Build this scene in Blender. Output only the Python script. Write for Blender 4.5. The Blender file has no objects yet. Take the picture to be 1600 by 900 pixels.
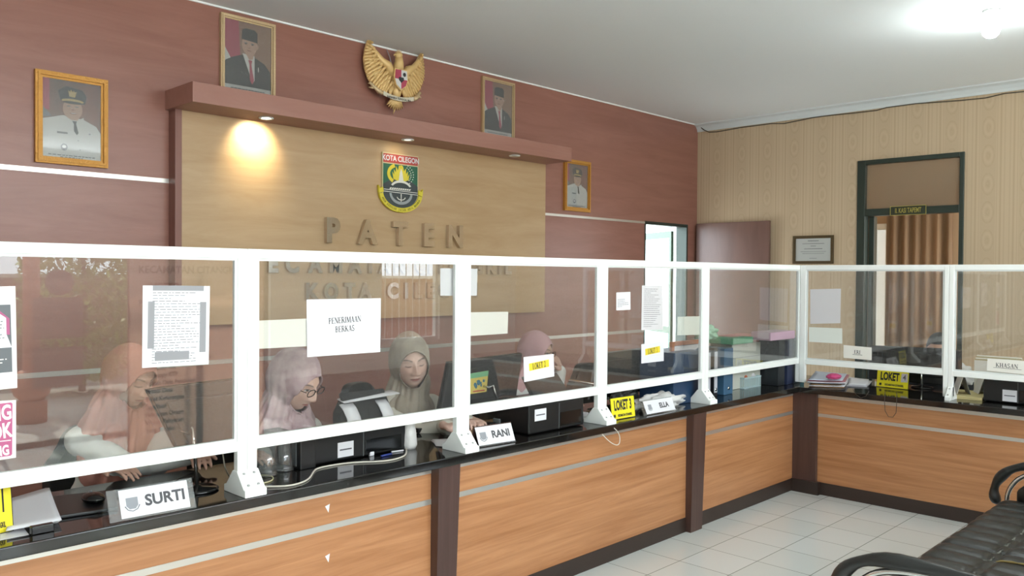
import bpy, bmesh, math, random
from mathutils import Vector, Matrix, noise, Euler
import numpy as np
random.seed(7)
S = bpy.context.scene
COL = S.collection
PI = math.pi

# ------------------------------------------------------------------ camera
F, YAW, PITCH, ROLL, EYE = 1301.5, 45.672, 0.904, 0.417, 1.6
def cam_axes():
    y, p, r = map(math.radians, (YAW, PITCH, ROLL))
    fwd = Vector((math.sin(y)*math.cos(p), math.cos(y)*math.cos(p), -math.sin(p)))
    right = Vector((math.cos(y), -math.sin(y), 0)); up = right.cross(fwd)
    c, s = math.cos(r), math.sin(r)
    return c*right + s*up, -s*right + c*up, fwd
CR, CU, CF = cam_axes()
cam = bpy.data.objects.new('camera', bpy.data.cameras.new('camera'))
COL.objects.link(cam)
m = Matrix((CR, CU, -CF)).transposed().to_4x4(); m.translation = (0, 0, EYE)
cam.matrix_world = m
cam.data.sensor_width = 36; cam.data.lens = F/1600*36; cam.data.clip_start = .05
S.camera = cam
def AT(px, py, x=None, y=None, z=None):
    """point of the room seen at a photo pixel, on the plane x=, y= or z="""
    d = CF + CR*((px-800)/F) + CU*(-(py-450)/F)
    if x is not None: t = x/d.x
    elif y is not None: t = y/d.y
    else: t = (z-EYE)/d.z
    return Vector((0, 0, EYE)) + d*t

# ------------------------------------------------------------------ light
w = bpy.data.worlds.new('sky'); S.world = w; w.use_nodes = True
bg = w.node_tree.nodes['Background']; bg.inputs[0].default_value = (.80, .91, 1, 1); bg.inputs[1].default_value = 7.5
def light(kind, name, loc, power, color, size=None, rot=None, **k):
    l = bpy.data.lights.new(name, kind); l.energy = power; l.color = color
    o = bpy.data.objects.new(name, l); COL.objects.link(o); o.location = loc
    if size: l.shape = 'RECTANGLE'; l.size, l.size_y = size
    if rot: o.rotation_euler = [math.radians(a) for a in rot]
    for a, b in k.items(): setattr(l, a, b)
    return o
light('SUN', 'sun', (0, 0, 10), 15.0, (1, .96, .88), rot=(50, 0, 8), angle=.02)
# added area lamp high inside the front wall, imitating daylight from outside
light('AREA', 'added_front_fill', (2.2, -2.5, 2.72), 190, (.95, .985, 1), (6.4, .8), (112, 0, 0))
light('POINT', 'bulb_light', (6.20, 1.62, 3.20), 12, (.93, 1, .98), shadow_soft_size=.06)
S.view_settings.view_transform = 'Standard'; S.view_settings.look = 'None'
S.view_settings.exposure = 0.06; S.view_settings.gamma = 1; S.view_settings.use_curve_mapping = False
S.cycles.max_bounces = 8; S.cycles.diffuse_bounces = 5; S.cycles.transparent_max_bounces = 16
S.cycles.sample_clamp_indirect = 4; S.cycles.use_denoising = True
S.cycles.caustics_reflective = False; S.cycles.caustics_refractive = False

# ------------------------------------------------------------------ materials
def lin(c):
    if isinstance(c, str): c = [int(c[i:i+2], 16)/255 for i in (0, 2, 4)]
    return tuple(x/12.92 if x <= .04045 else ((x+.055)/1.055)**2.4 for x in c[:3]) + (1,)
MATS = {}
def mat(name, color, rough=.5, metal=0, spec=.5, bump=None, var=None, **k):
    """bump=(scale, strength, (sx,sy,sz)); var=(scale, other colour, (sx,sy,sz))"""
    if name in MATS: return MATS[name]
    m = bpy.data.materials.new(name); m.use_nodes = True; MATS[name] = m
    nt = m.node_tree; b = nt.nodes['Principled BSDF']
    b.inputs['Base Color'].default_value = lin(color); b.inputs['Roughness'].default_value = rough
    b.inputs['Metallic'].default_value = metal; b.inputs['Specular IOR Level'].default_value = spec
    for a, v in k.items(): b.inputs[a.replace('_', ' ')].default_value = v
    def nz(scale, st, detail=3):
        tc = nt.nodes.new('ShaderNodeTexCoord'); mp = nt.nodes.new('ShaderNodeMapping'); mp.inputs['Scale'].default_value = st
        n = nt.nodes.new('ShaderNodeTexNoise'); n.inputs['Scale'].default_value = scale; n.inputs['Detail'].default_value = detail
        nt.links.new(tc.outputs['Object'], mp.inputs[0]); nt.links.new(mp.outputs[0], n.inputs['Vector']); return n
    if var:
        n = nz(var[0], var[2]); r = nt.nodes.new('ShaderNodeValToRGB')
        r.color_ramp.elements[0].position = .34; r.color_ramp.elements[1].position = .68
        r.color_ramp.elements[0].color = lin(color); r.color_ramp.elements[1].color = lin(var[1])
        nt.links.new(n.outputs[0], r.inputs[0]); nt.links.new(r.outputs[0], b.inputs['Base Color'])
    if bump:
        n = nz(bump[0], bump[2]); bp = nt.nodes.new('ShaderNodeBump'); bp.inputs['Strength'].default_value = bump[1]; bp.inputs['Distance'].default_value = .01
        nt.links.new(n.outputs[0], bp.inputs['Height']); nt.links.new(bp.outputs[0], b.inputs['Normal'])
    return m
def glow(name, color, strength):
    m = bpy.data.materials.new(name); m.use_nodes = True; MATS[name] = m
    b = m.node_tree.nodes['Principled BSDF']; b.inputs['Base Color'].default_value = lin(color)
    b.inputs['Emission Color'].default_value = lin(color); b.inputs['Emission Strength'].default_value = strength
    return m
def glassmat(name, tint, refl=1.0, rough=0.0, haze=0.0, ior=1.5, hc=(.8, .8, .8, 1)):
    m = bpy.data.materials.new(name); m.use_nodes = True; MATS[name] = m
    nt = m.node_tree; nt.nodes.clear()
    o = nt.nodes.new('ShaderNodeOutputMaterial'); t = nt.nodes.new('ShaderNodeBsdfTransparent'); t.inputs[0].default_value = lin(tint)
    g = nt.nodes.new('ShaderNodeBsdfGlossy'); g.inputs['Roughness'].default_value = rough
    f = nt.nodes.new('ShaderNodeFresnel'); f.inputs[0].default_value = ior
    mu = nt.nodes.new('ShaderNodeMath'); mu.operation = 'MULTIPLY'; mu.inputs[1].default_value = refl; mu.use_clamp = True
    mx = nt.nodes.new('ShaderNodeMixShader')
    ge = nt.nodes.new('ShaderNodeNewGeometry'); fr = nt.nodes.new('ShaderNodeMath'); fr.operation = 'SUBTRACT'; fr.inputs[0].default_value = 1
    nt.links.new(ge.outputs['Backfacing'], fr.inputs[1]); m3 = nt.nodes.new('ShaderNodeMath'); m3.operation = 'MULTIPLY'
    nt.links.new(f.outputs[0], m3.inputs[0]); nt.links.new(fr.outputs[0], m3.inputs[1])
    nt.links.new(m3.outputs[0], mu.inputs[0]); nt.links.new(mu.outputs[0], mx.inputs[0])
    last = t
    if haze:
        d = nt.nodes.new('ShaderNodeBsdfDiffuse'); d.inputs[0].default_value = hc
        m2 = nt.nodes.new('ShaderNodeMixShader'); m2.inputs[0].default_value = haze
        nt.links.new(t.outputs[0], m2.inputs[1]); nt.links.new(d.outputs[0], m2.inputs[2]); last = m2
    nt.links.new(last.outputs[0], mx.inputs[1]); nt.links.new(g.outputs[0], mx.inputs[2]); nt.links.new(mx.outputs[0], o.inputs[0])
    return m
def wood(name, c1, c2, axis=0, rough=.4, freq=28, spec=.5, bumpy=.06):
    """laminate with grain running along axis"""
    sc = [freq, freq, freq]; sc[axis] = 1.1
    m = mat(name, c1, rough, spec=spec, var=(1.0, c2, tuple(sc)))
    nt = m.node_tree; n = [x for x in nt.nodes if x.type == 'TEX_NOISE'][0]
    n.inputs['Detail'].default_value = 5; n.inputs['Roughness'].default_value = .65; n.inputs['Distortion'].default_value = .6
    return m
M_white = mat('white_powder_coat', 'eef1ee', .35)
M_whitewall = mat('white_paint', 'e4e6e2', .8)
M_ceil = mat('ceiling_paint', 'f0f5f7', .9, bump=(3, .08, (1, 1, 1)))
M_red = wood('red_brown_laminate', '9c6d5f', '8e6052', 0, .34, 9, .5)
M_redbox = wood('red_brown_box_laminate', 'a27567', '98695b', 0, .4, 9)
M_reddark = wood('dark_red_laminate', '85594d', '7c5045', 2, .4, 9)
M_honey = wood('honey_wood_laminate', 'c0a27c', 'b3936b', 0, .42, 8)
M_orange = wood('orange_wood_laminate', 'b7835a', '9a663f', 0, .4, 26)
M_orangey = wood('orange_wood_laminate_side', 'b7835a', '9a663f', 1, .4, 26)
M_dark = wood('dark_brown_laminate', '523c36', '442f2a', 2, .35, 24)
M_plinth = mat('black_brown_plinth', '30241f', .4)
M_granite = mat('black_granite', '100f0e', .07, spec=.6, var=(60, '1c1a19', (1, 1, 1)))
M_alu = mat('brushed_aluminium', 'c9c6bf', .32, .75)
M_steel = mat('polished_steel', 'd2c8bd', .12, 1)
M_chrome = mat('chrome', 'dcdcd8', .12, 1)
M_black = mat('black_plastic', '151617', .38)
M_blackgloss = mat('glossy_black_plastic', '0e0f10', .15)
M_grey = mat('grey_plastic', '6d7274', .45)
M_paper = mat('white_paper', 'dcdce0', .8)
M_paper2 = mat('warm_white_paper', 'e6e4dc', .8)
M_ink = mat('black_ink', '26262a', .7)
M_inkgrey = mat('grey_ink', '58585d', .8)
M_glass = glassmat('screen_pane_glass', 'fcfcfb', 2.5, haze=.02)
M_clear = glassmat('clear_acrylic', 'f6f8f8', 1.9, haze=.04)
M_leather = mat('black_leather', '1b1c1b', .36, bump=(70, .12, (1, 1, 1)))
M_gold = mat('gold_paint', 'e0bd80', .45, .15, bump=(60, .2, (1, 1, 1)))
M_yellow = mat('yellow_sign_vinyl', 'f0e022', .5)
M_darkframe = mat('dark_green_aluminium', '364039', .35, .3)

# ------------------------------------------------------------------ objects
WM = {}
def tag(o, label=None, cat=None, group=None, kind=None):
    if label: o['label'] = label
    if cat: o['category'] = cat
    if group: o['group'] = group
    if kind: o['kind'] = kind
    return o
def thing(name, label, cat, loc=(0, 0, 0), rotz=0, group=None, rot=None):
    o = bpy.data.objects.new(name, None); COL.objects.link(o); o.empty_display_size = .1
    e = Euler(rot) if rot else Euler((0, 0, rotz))
    o.location = loc; o.rotation_euler = e
    WM[o.name] = Matrix.Translation(Vector(loc)) @ e.to_matrix().to_4x4()
    return tag(o, label, cat, group)
def link(name, me, parent=None, world=False):
    o = bpy.data.objects.new(name, me); COL.objects.link(o)
    if parent is not None:
        pm = WM.get(parent.name, Matrix.Identity(4))
        if world: me.transform(pm.inverted())
        o.parent = parent; WM[o.name] = pm.copy()
    else: WM[o.name] = Matrix.Identity(4)
    return o
class MB:
    def __init__(s): s.v = []; s.f = []; s.mi = []; s.m = 0; s.sm = []; s.smooth = False
    def add(s, vs, fs, T=None):
        b = len(s.v)
        for p in vs: s.v.append(tuple(T @ Vector(p)) if T is not None else tuple(p))
        for f in fs: s.f.append([i+b for i in f]); s.mi.append(s.m); s.sm.append(s.smooth)
        return s
    def box(s, x0, x1, y0, y1, z0, z1, T=None):
        v = [(x, y, z) for x in (x0, x1) for y in (y0, y1) for z in (z0, z1)]
        return s.add(v, [(0, 1, 3, 2), (4, 6, 7, 5), (0, 4, 5, 1), (2, 3, 7, 6), (0, 2, 6, 4), (1, 5, 7, 3)], T)
    def prism(s, poly, a, b, axis=1, T=None):
        """poly of (u,v) extruded from a to b along axis; axis 1: (x,z), axis 0: (y,z), axis 2: (x,y)"""
        def P(u, v, w): return {0: (w, u, v), 1: (u, w, v), 2: (u, v, w)}[axis]
        n = len(poly); v = [P(p[0], p[1], a) for p in poly] + [P(p[0], p[1], b) for p in poly]
        f = [list(range(n))[::-1], list(range(n, 2*n))] + [(i, (i+1) % n, n+(i+1) % n, n+i) for i in range(n)]
        return s.add(v, f, T)
    def tube(s, pts, r, seg=8, closed=False, T=None, caps=True):
        pts = [Vector(p) for p in pts]; n = len(pts); rs = r if isinstance(r, (list, tuple)) else [r]*n
        vs = []; fs = []; up = Vector((0, 0, 1)); prev = None
        for i, p in enumerate(pts):
            a = pts[(i-1) % n] if (closed or i > 0) else p; b = pts[(i+1) % n] if (closed or i < n-1) else p
            d = (b-a).normalized() if (b-a).length > 1e-9 else Vector((0, 0, 1))
            if prev is None: q = d.cross(up) if abs(d.z) < .95 else d.cross(Vector((1, 0, 0)))
            else: q = prev - d*prev.dot(d)
            q.normalize(); prev = q; w_ = d.cross(q)
            for k in range(seg):
                t = 2*PI*k/seg; vs.append(p + (q*math.cos(t) + w_*math.sin(t))*rs[i])
        for i in range(n if closed else n-1):
            for k in range(seg):
                a = i*seg+k; b = i*seg+(k+1) % seg; c = ((i+1) % n)*seg+(k+1) % seg; d = ((i+1) % n)*seg+k
                fs.append((a, b, c, d))
        if caps and not closed: fs += [list(range(seg))[::-1], list(range((n-1)*seg, n*seg))]
        o = s.smooth; s.smooth = True; s.add(vs, fs, T); s.smooth = o
        return s
    def lathe(s, prof, c=(0, 0, 0), seg=20, T=None):
        vs = []; fs = []; n = len(prof)
        for r, z in prof:
            for k in range(seg):
                t = 2*PI*k/seg; vs.append((c[0]+r*math.cos(t), c[1]+r*math.sin(t), c[2]+z))
        for i in range(n-1):
            for k in range(seg):
                fs.append((i*seg+k, i*seg+(k+1) % seg, (i+1)*seg+(k+1) % seg, (i+1)*seg+k))
        fs += [list(range(seg))[::-1], list(range((n-1)*seg, n*seg))]
        o = s.smooth; s.smooth = True; s.add(vs, fs, T); s.smooth = o
        return s
    def ball(s, c, r, seg=16, rings=10, T=None):
        r = (r, r, r) if not isinstance(r, (tuple, list)) else r
        vs = [(c[0], c[1], c[2]+r[2])]; fs = []
        for i in range(1, rings):
            t = PI*i/rings
            for k in range(seg):
                p = 2*PI*k/seg; vs.append((c[0]+r[0]*math.sin(t)*math.cos(p), c[1]+r[1]*math.sin(t)*math.sin(p), c[2]+r[2]*math.cos(t)))
        vs.append((c[0], c[1], c[2]-r[2])); L = len(vs)-1
        for k in range(seg): fs.append((0, 1+k, 1+(k+1) % seg)); fs.append((L, L-seg+(k+1) % seg, L-seg+k))
        for i in range(rings-2):
            for k in range(seg):
                a = 1+i*seg+k; b = 1+i*seg+(k+1) % seg; fs.append((a, a+seg, b+seg, b))
        o = s.smooth; s.smooth = True; s.add(vs, fs, T); s.smooth = o
        return s
    def mesh(s, name, mats):
        me = bpy.data.meshes.new(name); me.from_pydata(s.v, [], s.f)
        for m_ in (mats if isinstance(mats, (list, tuple)) else [mats]): me.materials.append(m_)
        me.polygons.foreach_set('material_index', s.mi); me.polygons.foreach_set('use_smooth', s.sm); me.update()
        bm = bmesh.new(); bm.from_mesh(me); bmesh.ops.recalc_face_normals(bm, faces=bm.faces[:]); bm.to_mesh(me); bm.free()
        return me
    def build(s, name, mats, parent=None, world=False, bevel=0, bseg=2):
        o = link(name, s.mesh(name, mats), parent, world)
        if bevel:
            b = o.modifiers.new('bevel', 'BEVEL'); b.width = bevel; b.segments = bseg; b.limit_method = 'ANGLE'; b.angle_limit = .6
        return o
def struct(o): o['kind'] = 'structure'; return o
def dup(root, loc, rotz=None, label=None, group=None):
    r = root.copy(); COL.objects.link(r); r.location = loc
    if rotz is not None: r.rotation_euler = (0, 0, rotz)
    WM[r.name] = Matrix.Translation(Vector(loc)) @ r.rotation_euler.to_matrix().to_4x4()
    if label: r['label'] = label
    if group: r['group'] = group
    for ch in list(root.children):
        c = ch.copy(); COL.objects.link(c); c.parent = r
        for g in ch.children:
            d = g.copy(); COL.objects.link(d); d.parent = c
    return r
SCRATCH = bpy.data.scenes.new('scratch')
def evalmesh(o, name):
    if o.name in COL.objects: COL.objects.unlink(o)
    SCRATCH.collection.objects.link(o)
    with bpy.context.temp_override(scene=SCRATCH, view_layer=SCRATCH.view_layers[0]):
        dg = bpy.context.evaluated_depsgraph_get(); dg.update()
        me = bpy.data.meshes.new_from_object(o.evaluated_get(dg)); me.name = name
    return me
_tx = {}
def textgeo(txt, size=1, extrude=0, offset=0, align='CENTER', sx=1, space=1, res=3):
    k = (txt, size, extrude, offset, align, sx, space)
    if k in _tx: return _tx[k]
    c = bpy.data.curves.new('t', 'FONT'); c.body = txt; c.size = size; c.extrude = extrude; c.offset = offset
    c.align_x = align; c.align_y = 'CENTER'; c.resolution_u = res; c.space_character = space
    o = bpy.data.objects.new('t', c); COL.objects.link(o); me = evalmesh(o, 't')
    vs = [(v.co.x*sx, v.co.y, v.co.z) for v in me.vertices]; fs = [list(p.vertices) for p in me.polygons]
    bpy.data.objects.remove(o); bpy.data.meshes.remove(me); bpy.data.curves.remove(c)
    _tx[k] = (vs, fs); return vs, fs
def FR(origin, xdir, up):
    """frame whose x is xdir, y is up, z faces out"""
    x = Vector(xdir).normalized(); u = Vector(up); z = x.cross(u).normalized(); y = z.cross(x)
    m_ = Matrix((x, y, z)).transposed().to_4x4(); m_.translation = Vector(origin); return m_
# serif capitals drawn as strokes on a 1-high grid: (polyline, width)
def arc(cx, cy, rx, ry, a0, a1, n=9): return [(cx+rx*math.cos(math.radians(a0+(a1-a0)*i/n)), cy+ry*math.sin(math.radians(a0+(a1-a0)*i/n))) for i in range(n+1)]
TK, TN = .15, .06
def _sf(x, y, w_=.3): return ([(x-w_/2, y), (x+w_/2, y)], TN)
SERIF = {
 'P': (.62, [([(.14, 0), (.14, 1)], TK), ([(.14, .97), (.32, .97)]+arc(.32, .74, .22, .23, 90, -90)+[(.14, .51)], .09), _sf(.14, .03), _sf(.1, .97, .2)]),
 'E': (.66, [([(.14, 0), (.14, 1)], TK), ([(.02, .97), (.58, .97), (.58, .8)], TN), ([(.02, .03), (.6, .03), (.62, .22)], TN), ([(.14, .51), (.42, .51)], TN), ([(.42, .4), (.42, .62)], TN)]),
 'N': (.78, [([(.12, 0), (.12, 1)], TN), ([(.1, 1), (.66, 0)], TK), ([(.66, 0), (.66, 1)], TN), _sf(.12, .03, .24), _sf(.66, .97, .24), _sf(.08, .97, .2)]),
 'R': (.74, [([(.14, 0), (.14, 1)], TK), ([(.14, .97), (.32, .97)]+arc(.32, .75, .22, .22, 90, -90)+[(.14, .53)], .09), ([(.34, .53), (.64, .03)], TK), _sf(.14, .03), _sf(.1, .97, .2), _sf(.66, .03, .2)]),
 'I': (.36, [([(.16, 0), (.16, 1)], TK), _sf(.16, .03), _sf(.16, .97)]),
 'M': (.94, [([(.12, 0), (.12, 1)], TN), ([(.14, 1), (.44, .04)], TK), ([(.44, .04), (.76, 1)], TN), ([(.8, 0), (.8, 1)], TK), _sf(.12, .03, .24), _sf(.8, .03, .26), _sf(.08, .97, .2), _sf(.84, .97, .2)]),
 'A': (.74, [([(.08, 0), (.36, 1)], TN), ([(.36, 1), (.62, 0)], TK), ([(.18, .34), (.5, .34)], TN), _sf(.08, .03, .22), _sf(.62, .03, .26)]),
 'B': (.66, [([(.14, 0), (.14, 1)], TK), ([(.14, .97), (.3, .97)]+arc(.3, .76, .19, .21, 90, -90)+[(.14, .55)], .09), ([(.14, .53), (.32, .53)]+arc(.32, .28, .23, .25, 90, -90)+[(.14, .03)], .09), _sf(.1, .97, .2), _sf(.1, .03, .2)]),
 'K': (.76, [([(.14, 0), (.14, 1)], TK), ([(.2, .45), (.6, .97)], TN), ([(.3, .56), (.64, .03)], TK), _sf(.14, .03), _sf(.14, .97), _sf(.6, .97, .22), _sf(.66, .03, .24)]),
 'S': (.58, [(arc(.3, .74, .2, .23, 30, 270)+arc(.28, .27, .22, .24, 90, -150), .11), ([(.48, .78), (.48, .98)], TN), ([(.07, .02), (.07, .24)], TN)]),
 'L': (.62, [([(.14, 0), (.14, 1)], TK), ([(.02, .03), (.56, .03), (.58, .24)], TN), _sf(.14, .97)]),
 'O': (.76, [(arc(.37, .5, .29, .46, 0, 360, 20), .11)]),
 'T': (.66, [([(.32, 0), (.32, 1)], TK), ([(.04, .78), (.04, .97), (.6, .97), (.6, .78)], TN), _sf(.32, .03)]),
 'H': (.76, [([(.14, 0), (.14, 1)], TK), ([(.6, 0), (.6, 1)], TK), ([(.14, .5), (.6, .5)], TN), _sf(.14, .03), _sf(.14, .97), _sf(.6, .03), _sf(.6, .97)]),
 '2': (.54, [(arc(.27, .72, .2, .25, 160, -30)+[(.08, .06)], .1), ([(.06, .06), (.5, .06), (.52, .24)], .1)]),
 '3': (.54, [(arc(.25, .74, .18, .23, 150, -80)+arc(.25, .28, .21, .26, 80, -150), .1)]),
 ' ': (.34, [])}
def seriftext(mb, txt, T, h, sx=1, gap=.06):
    W = sum(SERIF[c][0]+gap for c in txt)*h*sx; x0 = -W/2
    for c in txt:
        adv, st = SERIF[c]
        for pl, wd in st:
            for i in range(len(pl)-1):
                a = Vector((x0+pl[i][0]*h*sx, (pl[i][1]-.5)*h)); b = Vector((x0+pl[i+1][0]*h*sx, (pl[i+1][1]-.5)*h))
                d = b-a
                if d.length < 1e-7: continue
                d.normalize(); n = Vector((-d.y, d.x))*wd*h/2; e = d*(wd*h*.2 if len(pl) > 2 else 0)
                q = [a-e-n, b+e-n, b+e+n, a-e+n]; mb.add([(p.x, p.y, .0) for p in q], [(0, 1, 2, 3)], T)
        x0 += (adv+gap)*h*sx
    return mb
def put_text(mb, txt, T, size, offset=0, sx=1, align='CENTER', extrude=0, space=1):
    vs, fs = textgeo(txt, size, extrude, offset, align, sx, space); mb.add(vs, fs, T); return mb
# ================================================================== ROOM
YB, XW, ZC = 5.329, 8.574, 3.383
XL, YF = -3.0, -2.6
# floor tiles
mf = mat('glossy_floor_tiles', 'c9cdc8', .16, spec=.5)
nt = mf.node_tree; bs = nt.nodes['Principled BSDF']
tc = nt.nodes.new('ShaderNodeTexCoord'); mp = nt.nodes.new('ShaderNodeMapping')
T_ = .3097; mp.inputs['Location'].default_value = (-(3.6848 % T_), -(2.5713 % T_), 0)
br = nt.nodes.new('ShaderNodeTexBrick'); br.offset = 0; br.squash = 1
br.inputs['Scale'].default_value = 1; br.inputs['Brick Width'].default_value = T_; br.inputs['Row Height'].default_value = T_
br.inputs['Mortar Size'].default_value = .0022; br.inputs['Mortar Smooth'].default_value = .2; br.inputs['Bias'].default_value = 0
br.inputs['Color1'].default_value = lin('d6dad8'); br.inputs['Color2'].default_value = lin('d0d5d2'); br.inputs['Mortar'].default_value = lin('6e706b')
nt.links.new(tc.outputs['Object'], mp.inputs[0]); nt.links.new(mp.outputs[0], br.inputs['Vector']); nt.links.new(br.outputs['Color'], bs.inputs['Base Color'])
struct(MB().box(XL-.2, XW+3.2, YF-.2, YB+.16, -.12, 0).build('floor', mf))
struct(MB().box(XL-.2, XW+3.2, YF-.2, YB+.16, ZC, ZC+.12).build('ceiling', M_ceil))
# back wall with the doorway at x 7.517..8.384
b = MB()
b.box(XL-.2, 7.517, YB, YB+.15, 0, ZC); b.box(7.517, 8.384, YB, YB+.15, 2.20, ZC); b.box(8.384, XW+.15, YB, YB+.15, 0, ZC)
struct(b.build('wall_back', M_red))
# wallpaper wall, doorway y 2.442..3.439
mw = mat('damask_stripe_wallpaper', 'bfae8c', .75)
nt = mw.node_tree; bs = nt.nodes['Principled BSDF']
def N(t, **k):
    n = nt.nodes.new(t)
    for a, v in k.items(): setattr(n, a, v)
    return n
def mth(op, a, b=None, c=None):
    n = N('ShaderNodeMath', operation=op)
    for i, x in enumerate((a, b, c)):
        if x is None: continue
        if isinstance(x, (int, float)): n.inputs[i].default_value = x
        else: nt.links.new(x, n.inputs[i])
    return n.outputs[0]
tc = N('ShaderNodeTexCoord'); sp = N('ShaderNodeSeparateXYZ'); nt.links.new(tc.outputs['Object'], sp.inputs[0])
u = mth('FRACT', mth('DIVIDE', mth('SUBTRACT', sp.outputs[1], 5.067+.157), .3135)); z = sp.outputs[2]
du = mth('ABSOLUTE', mth('SUBTRACT', u, .5))
v = mth('SUBTRACT', mth('FRACT', mth('DIVIDE', z, .26)), .5)
rr = mth('SQRT', mth('ADD', mth('POWER', mth('DIVIDE', du, .17), 2), mth('POWER', mth('DIVIDE', mth('ABSOLUTE', v), .40), 2)))
ring = mth('MULTIPLY', mth('SINE', mth('MULTIPLY', rr, 8)), mth('LESS_THAN', rr, 1))
nz = N('ShaderNodeTexNoise'); nz.inputs['Scale'].default_value = 60; nt.links.new(tc.outputs['Object'], nz.inputs['Vector'])
dam = mth('MULTIPLY', mth('MULTIPLY', mth('ADD', ring, .35), mth('LESS_THAN', du, .2)), mth('MULTIPLY', nz.outputs[0], .62))
strp = mth('MULTIPLY', mth('SINE', mth('MULTIPLY', du, 62)), mth('MULTIPLY', mth('GREATER_THAN', du, .22), .24))
wide = mth('MULTIPLY', mth('LESS_THAN', mth('ABSOLUTE', mth('SUBTRACT', du, .34)), .05), .14)
tot = mth('ADD', wide, mth('ADD', mth('ADD', mth('MULTIPLY', dam, .42), strp), mth('MULTIPLY', mth('LESS_THAN', du, .2), .12)))
mx = N('ShaderNodeMix', data_type='RGBA'); mx.inputs[6].default_value = lin('c4ae90'); mx.inputs[7].default_value = lin('957a5a')
nt.links.new(mth('MULTIPLY', tot, .8), mx.inputs[0]); nt.links.new(mx.outputs[2], bs.inputs['Base Color'])
b = MB()
b.box(XW, XW+.15, 3.439, YB, 0, ZC); b.box(XW, XW+.15, 2.442, 3.439, 2.787, ZC); b.box(XW, XW+.15, YF, 2.442, 0, ZC)
struct(b.build('wall_right', mw))
# entrance side behind the camera: openings x -.3..4.6 (glass entrance) and 6.2..7.15 (window)
b = MB(); y0, y1 = YF-.15, YF
b.box(XL-.2, -.6, y0, y1, 0, ZC); b.box(-.6, 4.7, y0, y1, 3.15, ZC); b.box(-.6, 4.7, y0, y1, 2.28, 2.36)
b.box(4.7, 6.2, y0, y1, 0, ZC); b.box(6.2, 7.15, y0, y1, 0, .75); b.box(6.2, 7.15, y0, y1, 2.3, ZC); b.box(7.15, XW+.15, y0, y1, 0, ZC)
struct(b.build('wall_front', M_whitewall))
b = MB(); b.box(XL-.15, XL, YF, YB, 0, ZC)
struct(b.build('wall_left', M_whitewall))
# ceiling cove on the wallpaper wall: quarter-hollow profile
prof = [(XW, ZC-.085), (XW-.012, ZC-.085), (XW-.018, ZC-.06), (XW-.045, ZC-.028), (XW-.085, ZC-.012), (XW-.09, ZC), (XW, ZC)]
struct(MB().prism([(p[0], p[1]) for p in prof], YF, YB, 1).build('trim_1', mat('cove_paint', 'cfd4d3', .7)))
struct(MB().box(XL, XW-.09, YB-.012, YB, ZC-.012, ZC).build('trim_2', M_white))
# aluminium strips on the back wall
struct(MB().box(XL, 2.29, YB-.006, YB, 2.172, 2.20).build('trim_3', M_alu))
struct(MB().box(5.86, 7.517, YB-.006, YB, 2.170, 2.193).build('trim_4', M_alu))
# low aluminium strip seen through the screens
struct(MB().box(XL, 7.517, YB-.006, YB, .985, 1.015).build('trim_5', M_alu))
struct(MB().box(XL, 7.45, YB-.012, YB, 0, .1).build('baseboard_back', M_plinth))

# honey wood feature panel and its canopy box
fp = thing('feature_wall_panel', 'large honey wood panel on the red-brown back wall under the canopy box', 'wall panel', (2.33, 5.25, 1.255))
MB().box(2.335, 5.815, 5.25, YB, 1.255, 2.638).build('panel', M_honey, fp, True)
MB().box(2.292, 2.335, 5.235, YB, 1.255, 2.638).build('side_board', M_reddark, fp, True)
cb = thing('canopy_box', 'long red-brown boxed canopy with downlights above the honey wood panel', 'canopy', (2.268, 4.94, 2.638))
MB().box(2.268, 5.818, 4.935, YB, 2.638, 2.762).build('box', M_redbox, cb, True, bevel=.002)
# downlights
def downlight(px, py, mlens, label, spot=None):
    p = AT(px, py, z=2.637)
    d = thing('downlight', label, 'downlight', p, group=None)
    MB().lathe([(.030, .002), (.047, .002), (.05, -.004), (.046, -.008), (.034, -.006), (.030, -.001)], seg=24).build('trim_ring', M_white, d)
    MB().lathe([(.030, .0), (.030, -.001), (.024, -.004), (.01, -.006), (.001, -.006)], seg=20).build('bulb', mlens, d)
    if spot:
        l = light('SPOT', 'downlight_beam', (p.x, p.y, p.z-.02), spot, (1, .88, .58), spot_size=math.radians(100), spot_blend=1.0, shadow_soft_size=.02)
        l.rotation_euler = (math.radians(52), 0, 0)
downlight(416, 184, glow('warm_lit_bulb', 'fff2cc', 30), 'brightly lit warm downlight at the left end of the canopy box', 26)
downlight(637, 218, glow('dim_bulb', 'fff6e8', 1.6), 'dim downlight in the canopy box above the city crest', 1.2)
downlight(804, 243, glow('off_bulb', 'b0a69c', .15), 'unlit downlight at the right end of the canopy box')

# ceiling bulb in the far right
lp = thing('ceiling_bulb', 'bright white bulb glowing on the ceiling at the right', 'lamp', (6.20, 1.62, ZC))
MB().lathe([(.05, 0), (.055, -.012), (.04, -.03), (.026, -.055), (.02, -.07)], seg=20).build('socket', M_white, lp)
MB().lathe([(.02, -.065), (.035, -.085), (.052, -.11), (.056, -.135), (.048, -.16), (.028, -.18), (.004, -.187)], seg=20).build('bulb', glow('cool_lit_bulb', 'f4ffff', 90), lp)
# make the point light sit just under the bulb
bpy.data.objects['bulb_light'].location = (6.20, 1.62, ZC-.26)

# cable along the cove
mc = mat('dark_cable', '3d3628', .5)
pts = [(1089, 194), (1100, 203), (1108, 206.5), (1120, 206), (1160, 199), (1206, 193), (1225, 193), (1250, 188), (1272, 183.5), (1300, 180), (1340, 176), (1370, 172.5), (1385, 168), (1430, 162), (1500, 157), (1540, 153), (1570, 146), (1600, 143), (1680, 134)]
cp = [AT(px, py, x=XW-.012 if i > 2 else XW-.03) for i, (px, py) in enumerate(pts)]
tag(MB().tube(cp, .005, 6).build('cable', mc), 'thin dark cable sagging along the ceiling cove over the wallpaper', 'cable')

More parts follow.
